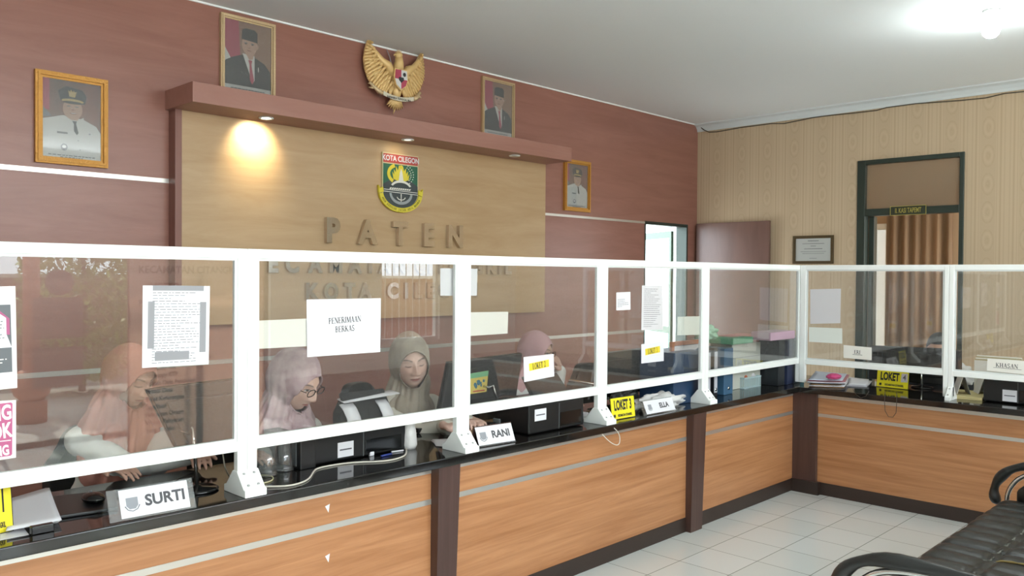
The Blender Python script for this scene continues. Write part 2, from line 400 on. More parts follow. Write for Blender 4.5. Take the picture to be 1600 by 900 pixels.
# ---------------- door_1 : doorway in the back wall and its brown leaf lying against the wallpaper wall
d1 = thing('door_1', None, None, (7.517, YB, 0)); struct(d1)
b = MB()
b.box(7.517, 7.547, YB+.0, YB+.14, 0, 2.20); b.box(8.354, 8.384, YB+.0, YB+.14, 0, 2.20); b.box(7.547, 8.354, YB+.0, YB+.14, 2.165, 2.20)
b.build('door_frame', M_darkframe, d1, True)
g = MB(); g.box(8.50, 8.538, 4.37, YB-.04, .02, 2.215)
g.build('door_leaf', wood('brown_door_laminate', '76594f', '6b5047', 2, .3, 7), d1, True, bevel=.003)
h = MB().box(8.47, 8.50, 4.42, 4.44, .98, 1.0); h.tube([(8.475, 4.43, 1.0), (8.475, 4.43, .99), (8.475, 4.54, .99)], .009); h.build('door_handle', M_chrome, d1, True)
# outer glazed leaf, swung out beyond the wall
hx, hy = 8.35, YB+.17; a = math.radians(28); dx, dy = math.sin(a), math.cos(a)
T = Matrix(((dx, -dy, 0, hx), (dy, dx, 0, hy), (0, 0, 1, 0), (0, 0, 0, 1)))
L = .84; ol = thing('open_glazed_door', 'green framed glazed door leaf swung outward beyond the back doorway', 'door', (hx, hy, 0))
b = MB(); b.box(0, .05, 0, .035, .02, 2.13, T); b.box(L-.05, L, 0, .035, .02, 2.13, T); b.box(.05, L-.05, 0, .035, 2.05, 2.13, T); b.box(.05, L-.05, 0, .035, .92, 1.0, T); b.box(.05, L-.05, 0, .035, .02, .12, T)
b.build('leaf_frame', mat('green_aluminium', '4a5c4c', .4, .2), ol, True)
MB().box(.05, L-.05, .014, .02, 1.0, 2.05, T).build('upper_pane', glassmat('pale_door_glass', 'fbfffd', 1), ol, True)
MB().box(.05, L-.05, .014, .02, .12, .92, T).build('lower_pane', glassmat('cyan_door_glass', 'd4f2f4', 1), ol, True)

# ---------------- door_2 : dark framed doorway with a transom in the wallpaper wall
d2 = thing('door_2', None, None, (XW, 2.442, 0)); struct(d2)
b = MB(); x0, x1 = XW-.02, XW+.09
b.box(x0, x1, 3.359, 3.439, 0, 2.787); b.box(x0, x1, 2.442, 2.482, 0, 2.787); b.box(x0, x1, 2.482, 3.359, 2.742, 2.787); b.box(x0, x1, 2.482, 3.359, 2.222, 2.292); b.box(XW+.09, XW+.17, 3.305, 3.36, 0, 2.222)
b.build('door_frame', M_darkframe, d2, True, bevel=.003)
MB().box(XW+.03, XW+.035, 2.482, 3.359, 2.292, 2.742).build('transom_pane', glassmat('smoky_transom_glass', 'd8cbb6', 2.0, .12, haze=.5, hc=lin('b59f84')), d2, True)
sg = thing('door_sign', 'small dark sign reading II. KASI TAPEMT in gold on the dark door frame', 'sign', (XW-.03, 2.935, 2.26))
MB().box(XW-.034, XW-.021, 2.767, 3.104, 2.214, 2.306).build('plate', mat('dark_sign_plate', '2d3226', .4), sg, True)
fr = MB(); 
for (a0, a1, c0, c1) in ((2.767, 3.104, 2.214, 2.219), (2.767, 3.104, 2.301, 2.306), (2.767, 2.772, 2.214, 2.306), (3.099, 3.104, 2.214, 2.306)): fr.box(XW-.036, XW-.0335, a0, a1, c0, c1)
put_text(fr, 'II. KASI TAPEMT', FR((XW-.0355, 2.935, 2.258), (0, -1, 0), (0, 0, 1)), .068, .0012, .52)
fr.build('lettering', mat('old_gold_ink', 'a59a4a', .5), sg, True)
# small office behind door_2
RX = XW+2.6
struct(MB().box(RX, RX+.1, 1.2, 4.6, 0, ZC).build('wall_office_far', mat('cream_office_wall', 'c9ae8e', .8)))
struct(MB().box(XW+.15, RX, 4.5, 4.6, 0, ZC).build('wall_office_left', mat('cream_office_wall', '')))
b = MB(); b.box(XW+.15, RX, 1.1, 1.2, 0, .9); b.box(XW+.15, RX, 1.1, 1.2, 2.5, ZC); b.box(XW+.15, XW+.9, 1.1, 1.2, .9, 2.5); b.box(RX-.3, RX, 1.1, 1.2, .9, 2.5)
struct(b.build('wall_office_right', mat('cream_office_wall', '')))
light('AREA', 'office_window_daylight', (XW+1.6, 1.22, 1.7), 28, (1, .93, .85), (1.3, 1.5), (-90, 0, 180))
# curtain: pleated sheet
def curtain(name, label, p0, p1, z0, z1, m1, amp=.03, n=14, group=None):
    p0, p1 = Vector(p0), Vector(p1); d = (p1-p0); L_ = d.length; d.normalize(); nn = Vector((-d.y, d.x)); K = n*10
    vs = []; fs = []
    for i in range(K+1):
        q = p0+d*(L_*i/K)+nn*(amp*math.sin(2*PI*n*i/K)+amp*.3*math.sin(5.3*i/K*n)); vs += [(q.x, q.y, z0), (q.x, q.y, z1)]
    for i in range(K): fs.append((2*i, 2*i+2, 2*i+3, 2*i+1))
    b_ = MB(); b_.smooth = True; b_.add(vs, fs); o = b_.build(name, m1)
    s_ = o.modifiers.new('s', 'SOLIDIFY'); s_.thickness = .002
    return tag(o, label, 'curtain', group)
mcur = mat('striped_brown_curtain', 'ad9378', .8, var=(5, '8a735c', (1, 1, .01)))
curtain('curtain', 'brown striped floor-length curtain seen through the dark framed doorway', (RX-.12, 4.06), (RX-.12, 3.27), .002, 2.9, mcur, .03, 6)
# white window on the far office wall, left
ow = thing('window_1', None, None, (RX-.02, 4.2, .8)); struct(ow)
b = MB(); ya, yb_ = 4.03, 4.26; b.box(RX-.06, RX-.002, ya, ya+.06, .6, 2.3); b.box(RX-.06, RX-.002, yb_-.05, yb_, .6, 2.3); b.box(RX-.06, RX-.002, ya+.06, yb_-.05, 2.22, 2.3); b.box(RX-.06, RX-.002, ya+.06, yb_-.05, .6, .68)
b.build('window_frame', M_white, ow, True)
MB().box(RX-.02, RX-.01, ya+.06, yb_-.05, .68, 2.22).build('pane', glow('glowing_frosted_pane', 'dfe2dc', .55), ow, True)  # pane emits by itself, standing in for daylight behind it

# ================================================================== COUNTER
YC, XC = 2.843, 5.9605
ZT, ZB = .785, .745
WYF, WXF = 2.775, 5.892           # worktop front edges
wt = MB(); wt.prism([(-1.6, WYF), (WXF, WYF), (WXF, -.6), (6.66, -.6), (6.66, 3.36), (-1.6, 3.36)], ZB, ZT, 2)
tag(wt.build('worktop', M_granite, bevel=.004, bseg=3), 'glossy black stone worktop running round the whole L-shaped counter', 'worktop')
def counter_base(name, label, x0, x1, along):
    c = thing(name, label, 'counter', (x0, YC, 0) if along else (XC, x0, 0))
    def bx(nm, a, b_, d0, d1, z0, z1, mt, bev=0):
        q = MB(); (q.box(a, b_, YC+d0, YC+d1, z0, z1) if along else q.box(XC+d0, XC+d1, a, b_, z0, z1)); q.build(nm, mt, c, True, bevel=bev)
    bx('carcass', x0, x1, .02, .20, .0, ZB, mat('counter_carcass', '3b2c26', .6))
    bx('plinth', x0, x1, -.004, .02, 0, .091, M_plinth)
    mo = M_orange if along else M_orangey
    bx('front_panel', x0, x1, 0, .019, .091, .573, mo)
    bx('metal_strip', x0, x1, -.002, .018, .573, .597, M_alu)
    bx('drawer_band', x0, x1, 0, .019, .597, .712, mo)
    bx('metal_strip', x0, x1, -.002, .018, .712, ZB, M_alu)
    return c
cs = [counter_base('counter_unit', 'wood-front counter section at the left with the SURTI name plate above', -1.6, 2.42, 1),
      counter_base('counter_unit', 'middle wood-front counter section between the two dark pillars', 2.52, 4.5, 1),
      counter_base('counter_unit', 'short wood-front counter section next to the inner corner', 4.62, XC, 1),
      counter_base('counter_unit', 'wood-front counter wing on the right behind the black bench', -.6, 2.66, 0)]
def pillar(x0, x1, label):
    p = thing('counter_pillar', label, 'pillar', (x0, YC, 0))
    b_ = MB(); n = 1
    # front face leans: proud 5.5cm at the top, 4cm at the floor
    v = [(x0, 2.803, 0), (x1-.016, 2.803, 0), (x1, 2.788, ZB), (x0, 2.788, ZB), (x0, 3.0, 0), (x1-.016, 3.0, 0), (x1, 3.0, ZB), (x0, 3.0, ZB)]
    b_.add(v, [(0, 1, 2, 3), (4, 7, 6, 5), (0, 3, 7, 4), (1, 5, 6, 2), (3, 2, 6, 7), (0, 4, 5, 1)])
    b_.build('post', M_dark, p, True, bevel=.002)
    return p
pillar(2.402, 2.530, 'tapered dark brown pillar dividing the left and middle counter fronts')
pillar(4.478, 4.625, 'wide dark brown pillar dividing the middle and short counter fronts')
cp_ = thing('counter_pillar', 'dark brown corner pillar where the two counter wings meet', 'pillar', (XC, YC, 0))
MB().box(XC-.03, XC+.02, 2.66, YC, .0, ZB).build('post', M_dark, cp_, True, bevel=.002)
MB().box(XC-.045, XC+.02, 2.635, YC, 0, .093).build('plinth', M_plinth, cp_, True)
# small white triangle stickers on the front
def sticker(px, py, label):
    p = AT(px, py, y=YC-.001); o = MB().prism([(0, .012), (.022, .018), (.016, -.016)], 0, .0008, 1).build('triangle_sticker', M_paper); o.location = p
    tag(o, label, 'sticker')
sticker(508, 796, 'small white triangle sticker on the upper band of the left counter')
sticker(508, 874, 'small white triangle sticker low on the left counter front')

# ================================================================== SCREENS
YS, XS = 2.84, 6.018
FT = .030
def screen(name, label, a0, a1, along, feet=(1, 1), post=(.039, .039)):
    """white framed pane from a0 to a1"""
    t = thing(name, label, 'glass screen', (a0, YS, ZT) if along else (XS, a0, ZT), group='glass screens on the counter')
    def bx(q, a, b_, d0, d1, z0, z1):
        (q.box(a, b_, YS+d0, YS+d1, z0, z1) if along else q.box(XS+d0, XS+d1, a, b_, z0, z1)); return q
    l0, l1 = a0+post[0], a1-post[1]
    bx(MB(), a0+.0005, l0, 0, FT, ZT+.02, 1.689).build('post', M_white, t, True, bevel=.003)
    bx(MB(), l1, a1-.0005, 0, FT, ZT+.02, 1.689).build('post', M_white, t, True, bevel=.003)
    bx(MB(), l0, l1, 0, FT, 1.653, 1.689).build('top_rail', M_white, t, True, bevel=.003)
    bx(MB(), l0, l1, 0, FT, 0.945, 0.982).build('bottom_rail', M_white, t, True, bevel=.003)
    q = MB()
    bx(q, l0, l1, .006, .022, 1.645, 1.653); bx(q, l0, l1, .006, .022, 0.982, 0.992); bx(q, l0, l0+.01, .006, .022, 0.992, 1.645); bx(q, l1-.01, l1, .006, .022, 0.992, 1.645)
    q.build('glazing_bead', mat('white_glazing_bead', 'd8dcda', .4), t, True)
    bx(MB(), l0+.006, l1-.006, .0125, .0155, 0.986, 1.649).build('pane', M_glass, t, True)
    for k, on in enumerate(feet):
        if not on: continue
        fa, fb = (a0+.001, l0) if k == 0 else (l1, a1-.001)
        pr = [(-.065, ZT), (-.065, ZT+.026), (-.052, ZT+.03), (-.002, ZT+.088), (FT+.002, ZT+.088), (FT+.052, ZT+.03), (FT+.068, ZT+.026), (FT+.068, ZT)]
        q = MB()
        if along: q.prism([(YS+a_, z_) for a_, z_ in pr], fa-.004, fb+.004 if k == 0 else fb, 0)
        else: q.prism([(XS+a_, z_) for a_, z_ in pr], fa, fb, 1)
        f_ = q.build('foot', M_white, t, True, bevel=.0025)
        ca = (fa+fb)/2
        for dd, zz in ((-.045, ZT+.04), (-.012, ZT+.077)):
            T = Matrix.Translation((ca, YS+dd, zz) if along else (XS+dd, ca, zz))
            s_ = MB(); s_.lathe([(.0055, 0), (.0055, .002), (.004, .0035), (.001, .004)], seg=10, T=T @ (Matrix.Rotation(.55, 4, 'X') if along else Matrix.Rotation(-.55, 4, 'Y')))
            s_.build('bolt', mat('bolt_steel', 'b4b6b5', .35, .8), f_, True)
    return t
screen('glass_screen', 'leftmost large white-framed glass screen, with the taped list of requirements', .36, 1.515, 1)
screen('glass_screen', 'white-framed glass screen carrying the PENERIMAAN BERKAS sheet', 1.515, 2.591, 1)
screen('glass_screen', 'white-framed glass screen carrying the LOKET 2 sheet', 2.591, 3.627, 1, feet=(1, 1))
screen('glass_screen', 'white-framed glass screen carrying the LOKET 3 sheet', 3.627, 4.690, 1, feet=(1, 1))
screen('glass_screen', 'white-framed glass screen over the basket and binders beside the corner', 4.690, XS+.04, 1, feet=(1, 0))
screen('glass_screen', 'white-framed glass screen on the right wing, above the LOKET 4 sign', 1.799, YS-.002, 0, feet=(0, 0), post=(.03, .045))
screen('glass_screen', 'rightmost white-framed glass screen, above the KHASAN name card', .75, 1.799, 0, feet=(1, 1), post=(.032, .032))
# ================================================================== WALL DECORATION
mface = mat('portrait_skin', 'c09a86', .6); mcapb = mat('portrait_black', '2a2d30', .6); mredc = mat('portrait_red', 'b0445a', .6); mwh = mat('portrait_white', 'd6d4d2', .6); mbrn = mat('portrait_brown', '9d7c68', .6, var=(4, '8a6656', (1, 1, 1)))
mbrn2 = mat('portrait_dark_red', '8c5a50', .6, var=(5, '6b5450', (1, 1, 1)))
mgrey = mat('portrait_grey', '77757a', .6); mcap = mat('portrait_caption_paper', 'c9c8c6', .6)
mgoldf = mat('gold_frame', 'c18a3c', .35, .3, bump=(90, .5, (1, 1, 1))); mpale = mat('pale_gold_frame', 'c9b089', .35, .3, bump=(120, .5, (1, 1, 1)))
def ell(cx, cz, rx, rz, n=20, a0=0, a1=360): return [(cx+rx*math.cos(math.radians(a0+(a1-a0)*i/n)), cz+rz*math.sin(math.radians(a0+(a1-a0)*i/n))) for i in range(n if a1-a0 == 360 else n+1)]
def portrait(label, x0, x1, z0, z1, kind, mframe, fw):
    w_, h = x1-x0, z1-z0
    t = thing('framed_portrait', label, 'framed portrait', (x0, YB, z0), group=None)
    b_ = MB()
    # moulded frame: swept profile as four mitred bars
    for k in range(3):
        a, c = fw*k/3, fw*(k+1)/3; d = (-.028, -.034, -.022)[k]
        o = [(a, a), (w_-a, a), (w_-a, h-a), (a, h-a)]; i_ = [(c, c), (w_-c, c), (w_-c, h-c), (c, h-c)]
        for q in range(4):
            r = (q+1) % 4; P = [o[q], o[r], i_[r], i_[q]]
            b_.prism(P, d, -.001, 1)
    b_.build('frame', mframe, t)
    f = fw*.98; W, H = w_-2*f, h-2*f; cx = w_/2; zc0 = f
    MB().box(f, w_-f, -.012, -.002, f, h-f).build('mat_board', mcap, t)
    p = MB(); y = [-.0125]
    def L(mi, poly):
        y[0] -= .0003; p.m = mi; p.prism(poly, y[0], y[0]+.0003, 1)
    mats = [mbrn, mcapb, mredc, mwh, mface, mgrey, mbrn2, mat('portrait_gold', 'c0a468', .5), mat('portrait_lip', '8f5a52', .6)]
    X = lambda u: cx+u*W; Z = lambda v: zc0+v*H
    R = lambda a, b, c, d: [(X(a), Z(c)), (X(b), Z(c)), (X(b), Z(d)), (X(a), Z(d))]
    if kind == 'suit':
        L(0, R(-.5, .5, .10, 1)); L(2, [(X(-.5), Z(.42)), (X(-.16), Z(.42)), (X(-.2), Z(1)), (X(-.5), Z(1))]); L(3, [(X(-.5), Z(.36)), (X(-.36), Z(.46)), (X(-.5), Z(.62))])
        L(1, [(X(-.5), Z(.10)), (X(.5), Z(.10)), (X(.48), Z(.36)), (X(.36), Z(.46)), (X(.14), Z(.53)), (X(-.12), Z(.54)), (X(-.34), Z(.48)), (X(-.48), Z(.42)), (X(-.5), Z(.38))])
        L(3, [(X(-.12), Z(.56)), (X(.14), Z(.55)), (X(.14), Z(.2)), (X(.1), Z(.16))]); L(2, [(X(.0), Z(.48)), (X(.09), Z(.48)), (X(.07), Z(.42)), (X(.13), Z(.2)), (X(.09), Z(.14)), (X(.04), Z(.2)), (X(.03), Z(.42))])
        L(4, [(X(-.09), Z(.6)), (X(.13), Z(.58)), (X(.1), Z(.5)), (X(.03), Z(.48))]); L(4, ell(X(.03), Z(.69), W*.165, H*.145)); L(4, ell(X(.2), Z(.68), W*.025, H*.03))
        L(1, [(X(-.14), Z(.76)), (X(.2), Z(.74)), (X(.2), Z(.88)), (X(.14), Z(.915)), (X(-.05), Z(.92)), (X(-.13), Z(.89))])
        for s_ in (-1, 1): L(5, ell(X(.02+s_*.07), Z(.715), W*.04, H*.008)); L(1, ell(X(.02+s_*.07), Z(.70), W*.03, H*.006))
        L(8, ell(X(.02), Z(.61), W*.05, H*.008)); L(8, ell(X(.015), Z(.65), W*.025, H*.006)); L(3, R(.21, .225, .33, .4))
    else:
        L(6, R(-.5, .5, .07, 1)); L(2, R(-.5, -.38, .6, 1)); L(5, [(X(-.5), Z(.5)), (X(-.34), Z(.52)), (X(-.44), Z(.6)), (X(-.5), Z(.64))])
        L(3, [(X(-.5), Z(.07)), (X(.5), Z(.07)), (X(.5), Z(.36)), (X(.42), Z(.45)), (X(.2), Z(.52)), (X(-.16), Z(.55)), (X(-.34), Z(.51)), (X(-.5), Z(.48))])
        L(4, [(X(-.13), Z(.62)), (X(.15), Z(.6)), (X(.1), Z(.5)), (X(-.02), Z(.5))]); L(4, ell(X(.01), Z(.64), W*.17, H*.135))
        L(3, [(X(-.16), Z(.55)), (X(.04), Z(.47)), (X(-.04), Z(.45)), (X(-.18), Z(.5))]); L(3, [(X(.2), Z(.55)), (X(.04), Z(.47)), (X(.1), Z(.44)), (X(.2), Z(.48))])
        L(1, [(X(.0), Z(.49)), (X(.08), Z(.49)), (X(.07), Z(.45)), (X(.11), Z(.34)), (X(.08), Z(.31)), (X(.03), Z(.36)), (X(.03), Z(.45))])
        L(1, [(X(-.2), Z(.74)), (X(.22), Z(.72)), (X(.25), Z(.82)), (X(.18), Z(.9)), (X(-.1), Z(.93)), (X(-.24), Z(.86))])
        L(7, ell(X(.01), Z(.745), W*.19, H*.028)); L(1, ell(X(.01), Z(.725), W*.17, H*.018)); 
        L(7, [(X(-.05), Z(.8)), (X(.05), Z(.795)), (X(.08), Z(.875)), (X(.045), Z(.86)), (X(.03), Z(.885)), (X(.01), Z(.86)), (X(-.02), Z(.89)), (X(-.04), Z(.86)), (X(-.07), Z(.88))])
        for s_ in (-1, 1): L(5, ell(X(.01+s_*.07), Z(.675), W*.035, H*.007))
        L(8, ell(X(.015), Z(.585), W*.06, H*.012)); L(3, ell(X(.015), Z(.588), W*.045, H*.005)); L(8, ell(X(.01), Z(.63), W*.028, H*.007))
        L(5, R(-.26, -.08, .31, .335)); L(5, ell(X(-.14), Z(.14), W*.06, H*.045)); L(3, ell(X(-.14), Z(.145), W*.035, H*.02)); L(5, ell(X(.3), Z(.34), W*.02, H*.01)); L(5, ell(X(.1), Z(.24), W*.01, H*.008)); L(5, ell(X(.13), Z(.12), W*.01, H*.008))
    p.build('photograph', mats, t)
    cpt = MB(); rr_ = random.Random(int(x0*100))
    for k, (zz, hw) in enumerate(((.055, .36), (.025, .18)) if kind == 'suit' else ((.035, .4), (.010, .2))):
        u0 = -hw
        while u0 < hw: l_ = rr_.uniform(.02, .07); cpt.box(X(u0), X(min(u0+l_, hw)), -.0128, -.0121, Z(zz)-.003, Z(zz)+.003); u0 += l_+.015
    cpt.build('caption', M_inkgrey, t)
    g_ = MB().box(f, w_-f, -.0195, -.0185, f, h-f).build('glazing', glassmat('picture_glass_%d' % int(x0*10), 'f4f5f4', 2.2, .03, haze=.06), t)
portrait('gold framed portrait of a person in white uniform and peaked cap, far left', 1.511, 1.910, 2.229, 2.762, 'uniform', mgoldf, .04)
portrait('ornate framed portrait of a person in dark suit and black cap, left of the eagle', 2.631, 3.035, 2.80, 3.342, 'suit', mpale, .03)
portrait('narrow framed portrait of a person in dark suit and black cap, right of the eagle', 5.045, 5.448, 2.81, 3.338, 'suit', mpale, .026)
portrait('small gold framed portrait of a person in white uniform, beyond the canopy box', 6.155, 6.552, 2.232, 2.735, 'uniform', mgoldf, .04)

# certificate on the wallpaper wall
ct = thing('framed_certificate', 'small dark framed certificate on the wallpaper left of the dark doorway', 'framed certificate', (XW, 3.90, 1.741))
b = MB()
for k, (a, c, d) in enumerate(((0, .018, .02), (.018, .03, .014))):
    y0_, y1_, z0_, z1_ = 3.68, 4.124, 1.741, 2.04
    b.box(XW-d, XW-.001, y0_+a, y1_-a, z0_+a, z0_+c); b.box(XW-d, XW-.001, y0_+a, y1_-a, z1_-c, z1_-a); b.box(XW-d, XW-.001, y0_+a, y0_+c, z0_+c, z1_-c); b.box(XW-d, XW-.001, y1_-c, y1_-a, z0_+c, z1_-c)
b.build('frame', mat('bronze_frame', '5e5038', .35, .4), ct, True)
MB().box(XW-.008, XW-.002, 3.71, 4.094, 1.771, 2.01).build('paper', mat('certificate_paper', 'b4b6b0', .5), ct, True)
b = MB()
for zz, hw, hh in ((1.985, .06, .006), (1.955, .12, .004), (1.93, .03, .004), (1.90, .1, .005), (1.87, .14, .003), (1.85, .12, .003), (1.80, .04, .003)): b.box(XW-.0087, XW-.0082, 3.90-hw, 3.90+hw, zz-hh/2, zz+hh/2)
b.build('lettering', M_inkgrey, ct, True)

# steel letters
def letter(ch, x, z, h, d, label, grp):
    o = MB(); T = FR((x, 5.25-d/2-.001, z), (1, 0, 0), (0, 0, 1)); put_text(o, ch, T, h/.72, .012*h/.17, .92, extrude=d/2)
    tag(o.build('wall_letter', M_steel), label, 'letter', grp)
ordn = ['first', 'second', 'third', 'fourth', 'fifth', 'sixth', 'seventh', 'eighth', 'ninth', 'tenth', 'eleventh']
for i, (c_, x) in enumerate(zip('PATEN', (3.455, 3.769, 4.082, 4.37, 4.662))):
    letter(c_, x, 1.908, .172, .035, 'large polished steel letter %s, %s letter of the word PATEN on the honey panel' % (c_, ordn[i]), 'steel letters of the word PATEN')
r2 = {0: 2.81, 1: 2.977, 2: 3.127, 3: 3.315, 4: 3.49, 5: 3.66, 6: 3.80, 7: 3.94, 8: 4.09, 10: 4.30, 11: 4.40, 12: 4.51, 13: 4.64, 14: 4.78, 15: 4.93, 16: 5.09, 17: 5.20, 18: 5.30}
for i, c_ in enumerate('KECAMATAN CITANGKIL'):
    if c_ == ' ': continue
    wd, k = ('KECAMATAN', i) if i < 9 else ('CITANGKIL', i-10)
    letter(c_, r2[i], 1.66, .118, .025, 'small steel letter %s, %s letter of the word %s in the middle row' % (c_, ordn[k], wd), 'steel letters of KECAMATAN CITANGKIL')
r3 = {0: 3.284, 1: 3.451, 2: 3.614, 3: 3.755, 5: 4.015, 6: 4.15, 7: 4.27, 8: 4.40, 9: 4.552, 10: 4.71, 11: 4.87}
for i, c_ in enumerate('KOTA CILEGON'):
    if c_ == ' ': continue
    wd, k = ('KOTA', i) if i < 4 else ('CILEGON', i-5)
    letter(c_, r3[i], 1.462, .118, .025, 'small steel letter %s, %s letter of the word %s in the bottom row' % (c_, ordn[k], wd), 'steel letters of KOTA CILEGON')

# ---- city crest on the honey panel
XC0, ZC0 = 4.092, 2.32
cr = thing('city_crest', 'green shield crest with red KOTA CILEGON band and yellow ribbon on the honey panel', 'crest', (XC0, 5.25, ZC0))
def CP(px, py):
    p = AT(px, py, y=5.235); return (p.x, p.z)
cy = 5.235
def lay(name, polys, mt, d0, d1=None, par=cr):
    b_ = MB()
    for q in polys: b_.prism(q, cy-d0, (cy-d0+.0025) if d1 is None else d1, 1)
    return b_.build(name, mt, par, True)
W2, top, base = .178, 2.545, 2.245
def shield(i): return [(XC0-W2+i, top-i), (XC0+W2-i, top-i), (XC0+W2-i, base)]+[(XC0+(W2-i)*math.cos(math.radians(a)), base-.5*0-(.135-i)*math.sin(math.radians(a))) for a in range(8, 180, 8)]+[(XC0-W2+i, base)]
lay('shield', [shield(0)], mat('crest_pale_edge', 'cfc59c', .5), .0, 5.25)
lay('green_field', [[(XC0-W2+.008, base), (XC0+W2-.008, base), (XC0+W2-.008, 2.46), (XC0-W2+.008, 2.46)]], mat('crest_green', '28624a', .5), .002)
lay('lower_field', [[(XC0+W2-.008, 2.30)]+[(XC0+W2-.008, base)]+[(XC0+(W2-.008)*math.cos(math.radians(a)), base-(.127)*math.sin(math.radians(a))) for a in range(8, 180, 8)]+[(XC0-W2+.008, base), (XC0-W2+.008, 2.30), (XC0-.06, 2.36), (XC0+.06, 2.36)]], mat('crest_charcoal', '3c4446', .5), .004)
lay('red_band', [[(XC0-W2+.008, 2.468), (XC0+W2-.008, 2.468), (XC0+W2-.008, top-.008), (XC0-W2+.008, top-.008)]], mat('crest_red', 'b5473f', .5), .004)
b = MB(); put_text(b, 'KOTA CILEGON', FR((XC0, cy-.0055, 2.502), (1, 0, 0), (0, 0, 1)), .058, .0015, .86); b.build('lettering', M_paper, cr, True)
my = mat('crest_yellow', 'd9c93c', .5); mw_ = mat('crest_white', 'dcdcd4', .5)
fl = [(XC0-.075, 2.345), (XC0-.085, 2.40), (XC0-.066, 2.375), (XC0-.07, 2.42), (XC0-.05, 2.395), (XC0-.048, 2.445), (XC0-.03, 2.41), (XC0-.02, 2.455), (XC0, 2.475-.03), (XC0+.02, 2.455-.005), (XC0+.03, 2.41), (XC0+.048, 2.435), (XC0+.05, 2.39), (XC0+.07, 2.415), (XC0+.066, 2.37), (XC0+.085, 2.395), (XC0+.075, 2.345), (XC0+.03, 2.33), (XC0-.03, 2.33)]
lay('flame', [fl], my, .006)
lay('tower', [[(XC0-.025, 2.325), (XC0+.025, 2.325), (XC0+.012, 2.40), (XC0, 2.43), (XC0-.012, 2.40)]], mw_, .008)
lay('star', [[(XC0+(.017 if k % 2 == 0 else .007)*math.sin(PI*k/5), 2.456-.008+(.017 if k % 2 == 0 else .007)*math.cos(PI*k/5)) for k in range(10)]], my, .009)
def band(cx, cz, rx, rz, a0, a1, t0, n=14):
    o = ell(cx, cz, rx, rz, n, a0, a1); i_ = ell(cx, cz, rx-t0, rz-t0, n, a0, a1); return o+i_[::-1]
lay('rice_ear', [band(XC0-.02, 2.385, .115, .085, 115, 235, .028)], my, .006)
b = MB()
for k in range(17):
    for rr_, st in ((.095, 0), (.12, 4)):
        if (k % 2) == (st > 0): continue
        a = math.radians(62-k*6.6-st); b.prism(ell(XC0+.005+rr_*math.cos(a), 2.385+rr_*.72*math.sin(a), .0045, .0045, 6), cy-.008, cy-.004, 1)
o = b.build('cotton_dots', mw_, cr, True); o['kind'] = 'stuff'
lay('arch', [band(XC0, 2.275, .105, .062, 20, 160, .018)], mw_, .010)
lay('waves', [[(XC0-.115+k*.021, 2.262), (XC0-.1+k*.021, 2.262), (XC0-.09+k*.021, 2.276), (XC0-.105+k*.021, 2.276)] for k in range(10)]+[[(XC0-W2+.01, 2.256), (XC0+W2-.01, 2.248), (XC0+W2-.01, 2.253), (XC0-W2+.01, 2.261)], [(XC0-W2+.01, 2.240), (XC0+W2-.01, 2.232), (XC0+W2-.01, 2.237), (XC0-W2+.01, 2.245)]], mw_, .008)
lay('gear', [band(XC0, 2.235, .115, .088, 182, 358, .022)], mat('crest_grey', '9aa0a2', .5), .008)
lay('anchor', [[(XC0-.004, 2.17), (XC0+.004, 2.17), (XC0+.004, 2.232), (XC0-.004, 2.232)], band(XC0, 2.21, .045, .03, 190, 350, .007)], mw_, .010)
lay('ribbon', [band(XC0, 2.245, .215, .160, 188, 352, .036, 22), [(XC0-.215, 2.225), (XC0-.172, 2.235), (XC0-.178, 2.275), (XC0-.205, 2.262), (XC0-.22, 2.285)], [(XC0+.215, 2.225), (XC0+.172, 2.235), (XC0+.178, 2.275), (XC0+.205, 2.262), (XC0+.22, 2.285)]], my, .012, 5.245)
b = MB(); txt = 'AKUR SEDULUR JUJUR ADIL MAKMUR'
for k, ch in enumerate(txt):
    if ch == ' ': continue
    a = math.radians(203+k*134/(len(txt)-1)); px_, pz_ = XC0+.197*math.cos(a), 2.245+.142*math.sin(a); up = Vector((-math.cos(a), 0, -math.sin(a))); xd = Vector((-math.sin(a), 0, math.cos(a)))
    put_text(b, ch, FR((px_, cy-.0125, pz_), xd, up), .024, .001, .7)
b.build('motto_lettering', mat('crest_motto_ink', '6a6420', .6), cr, True)

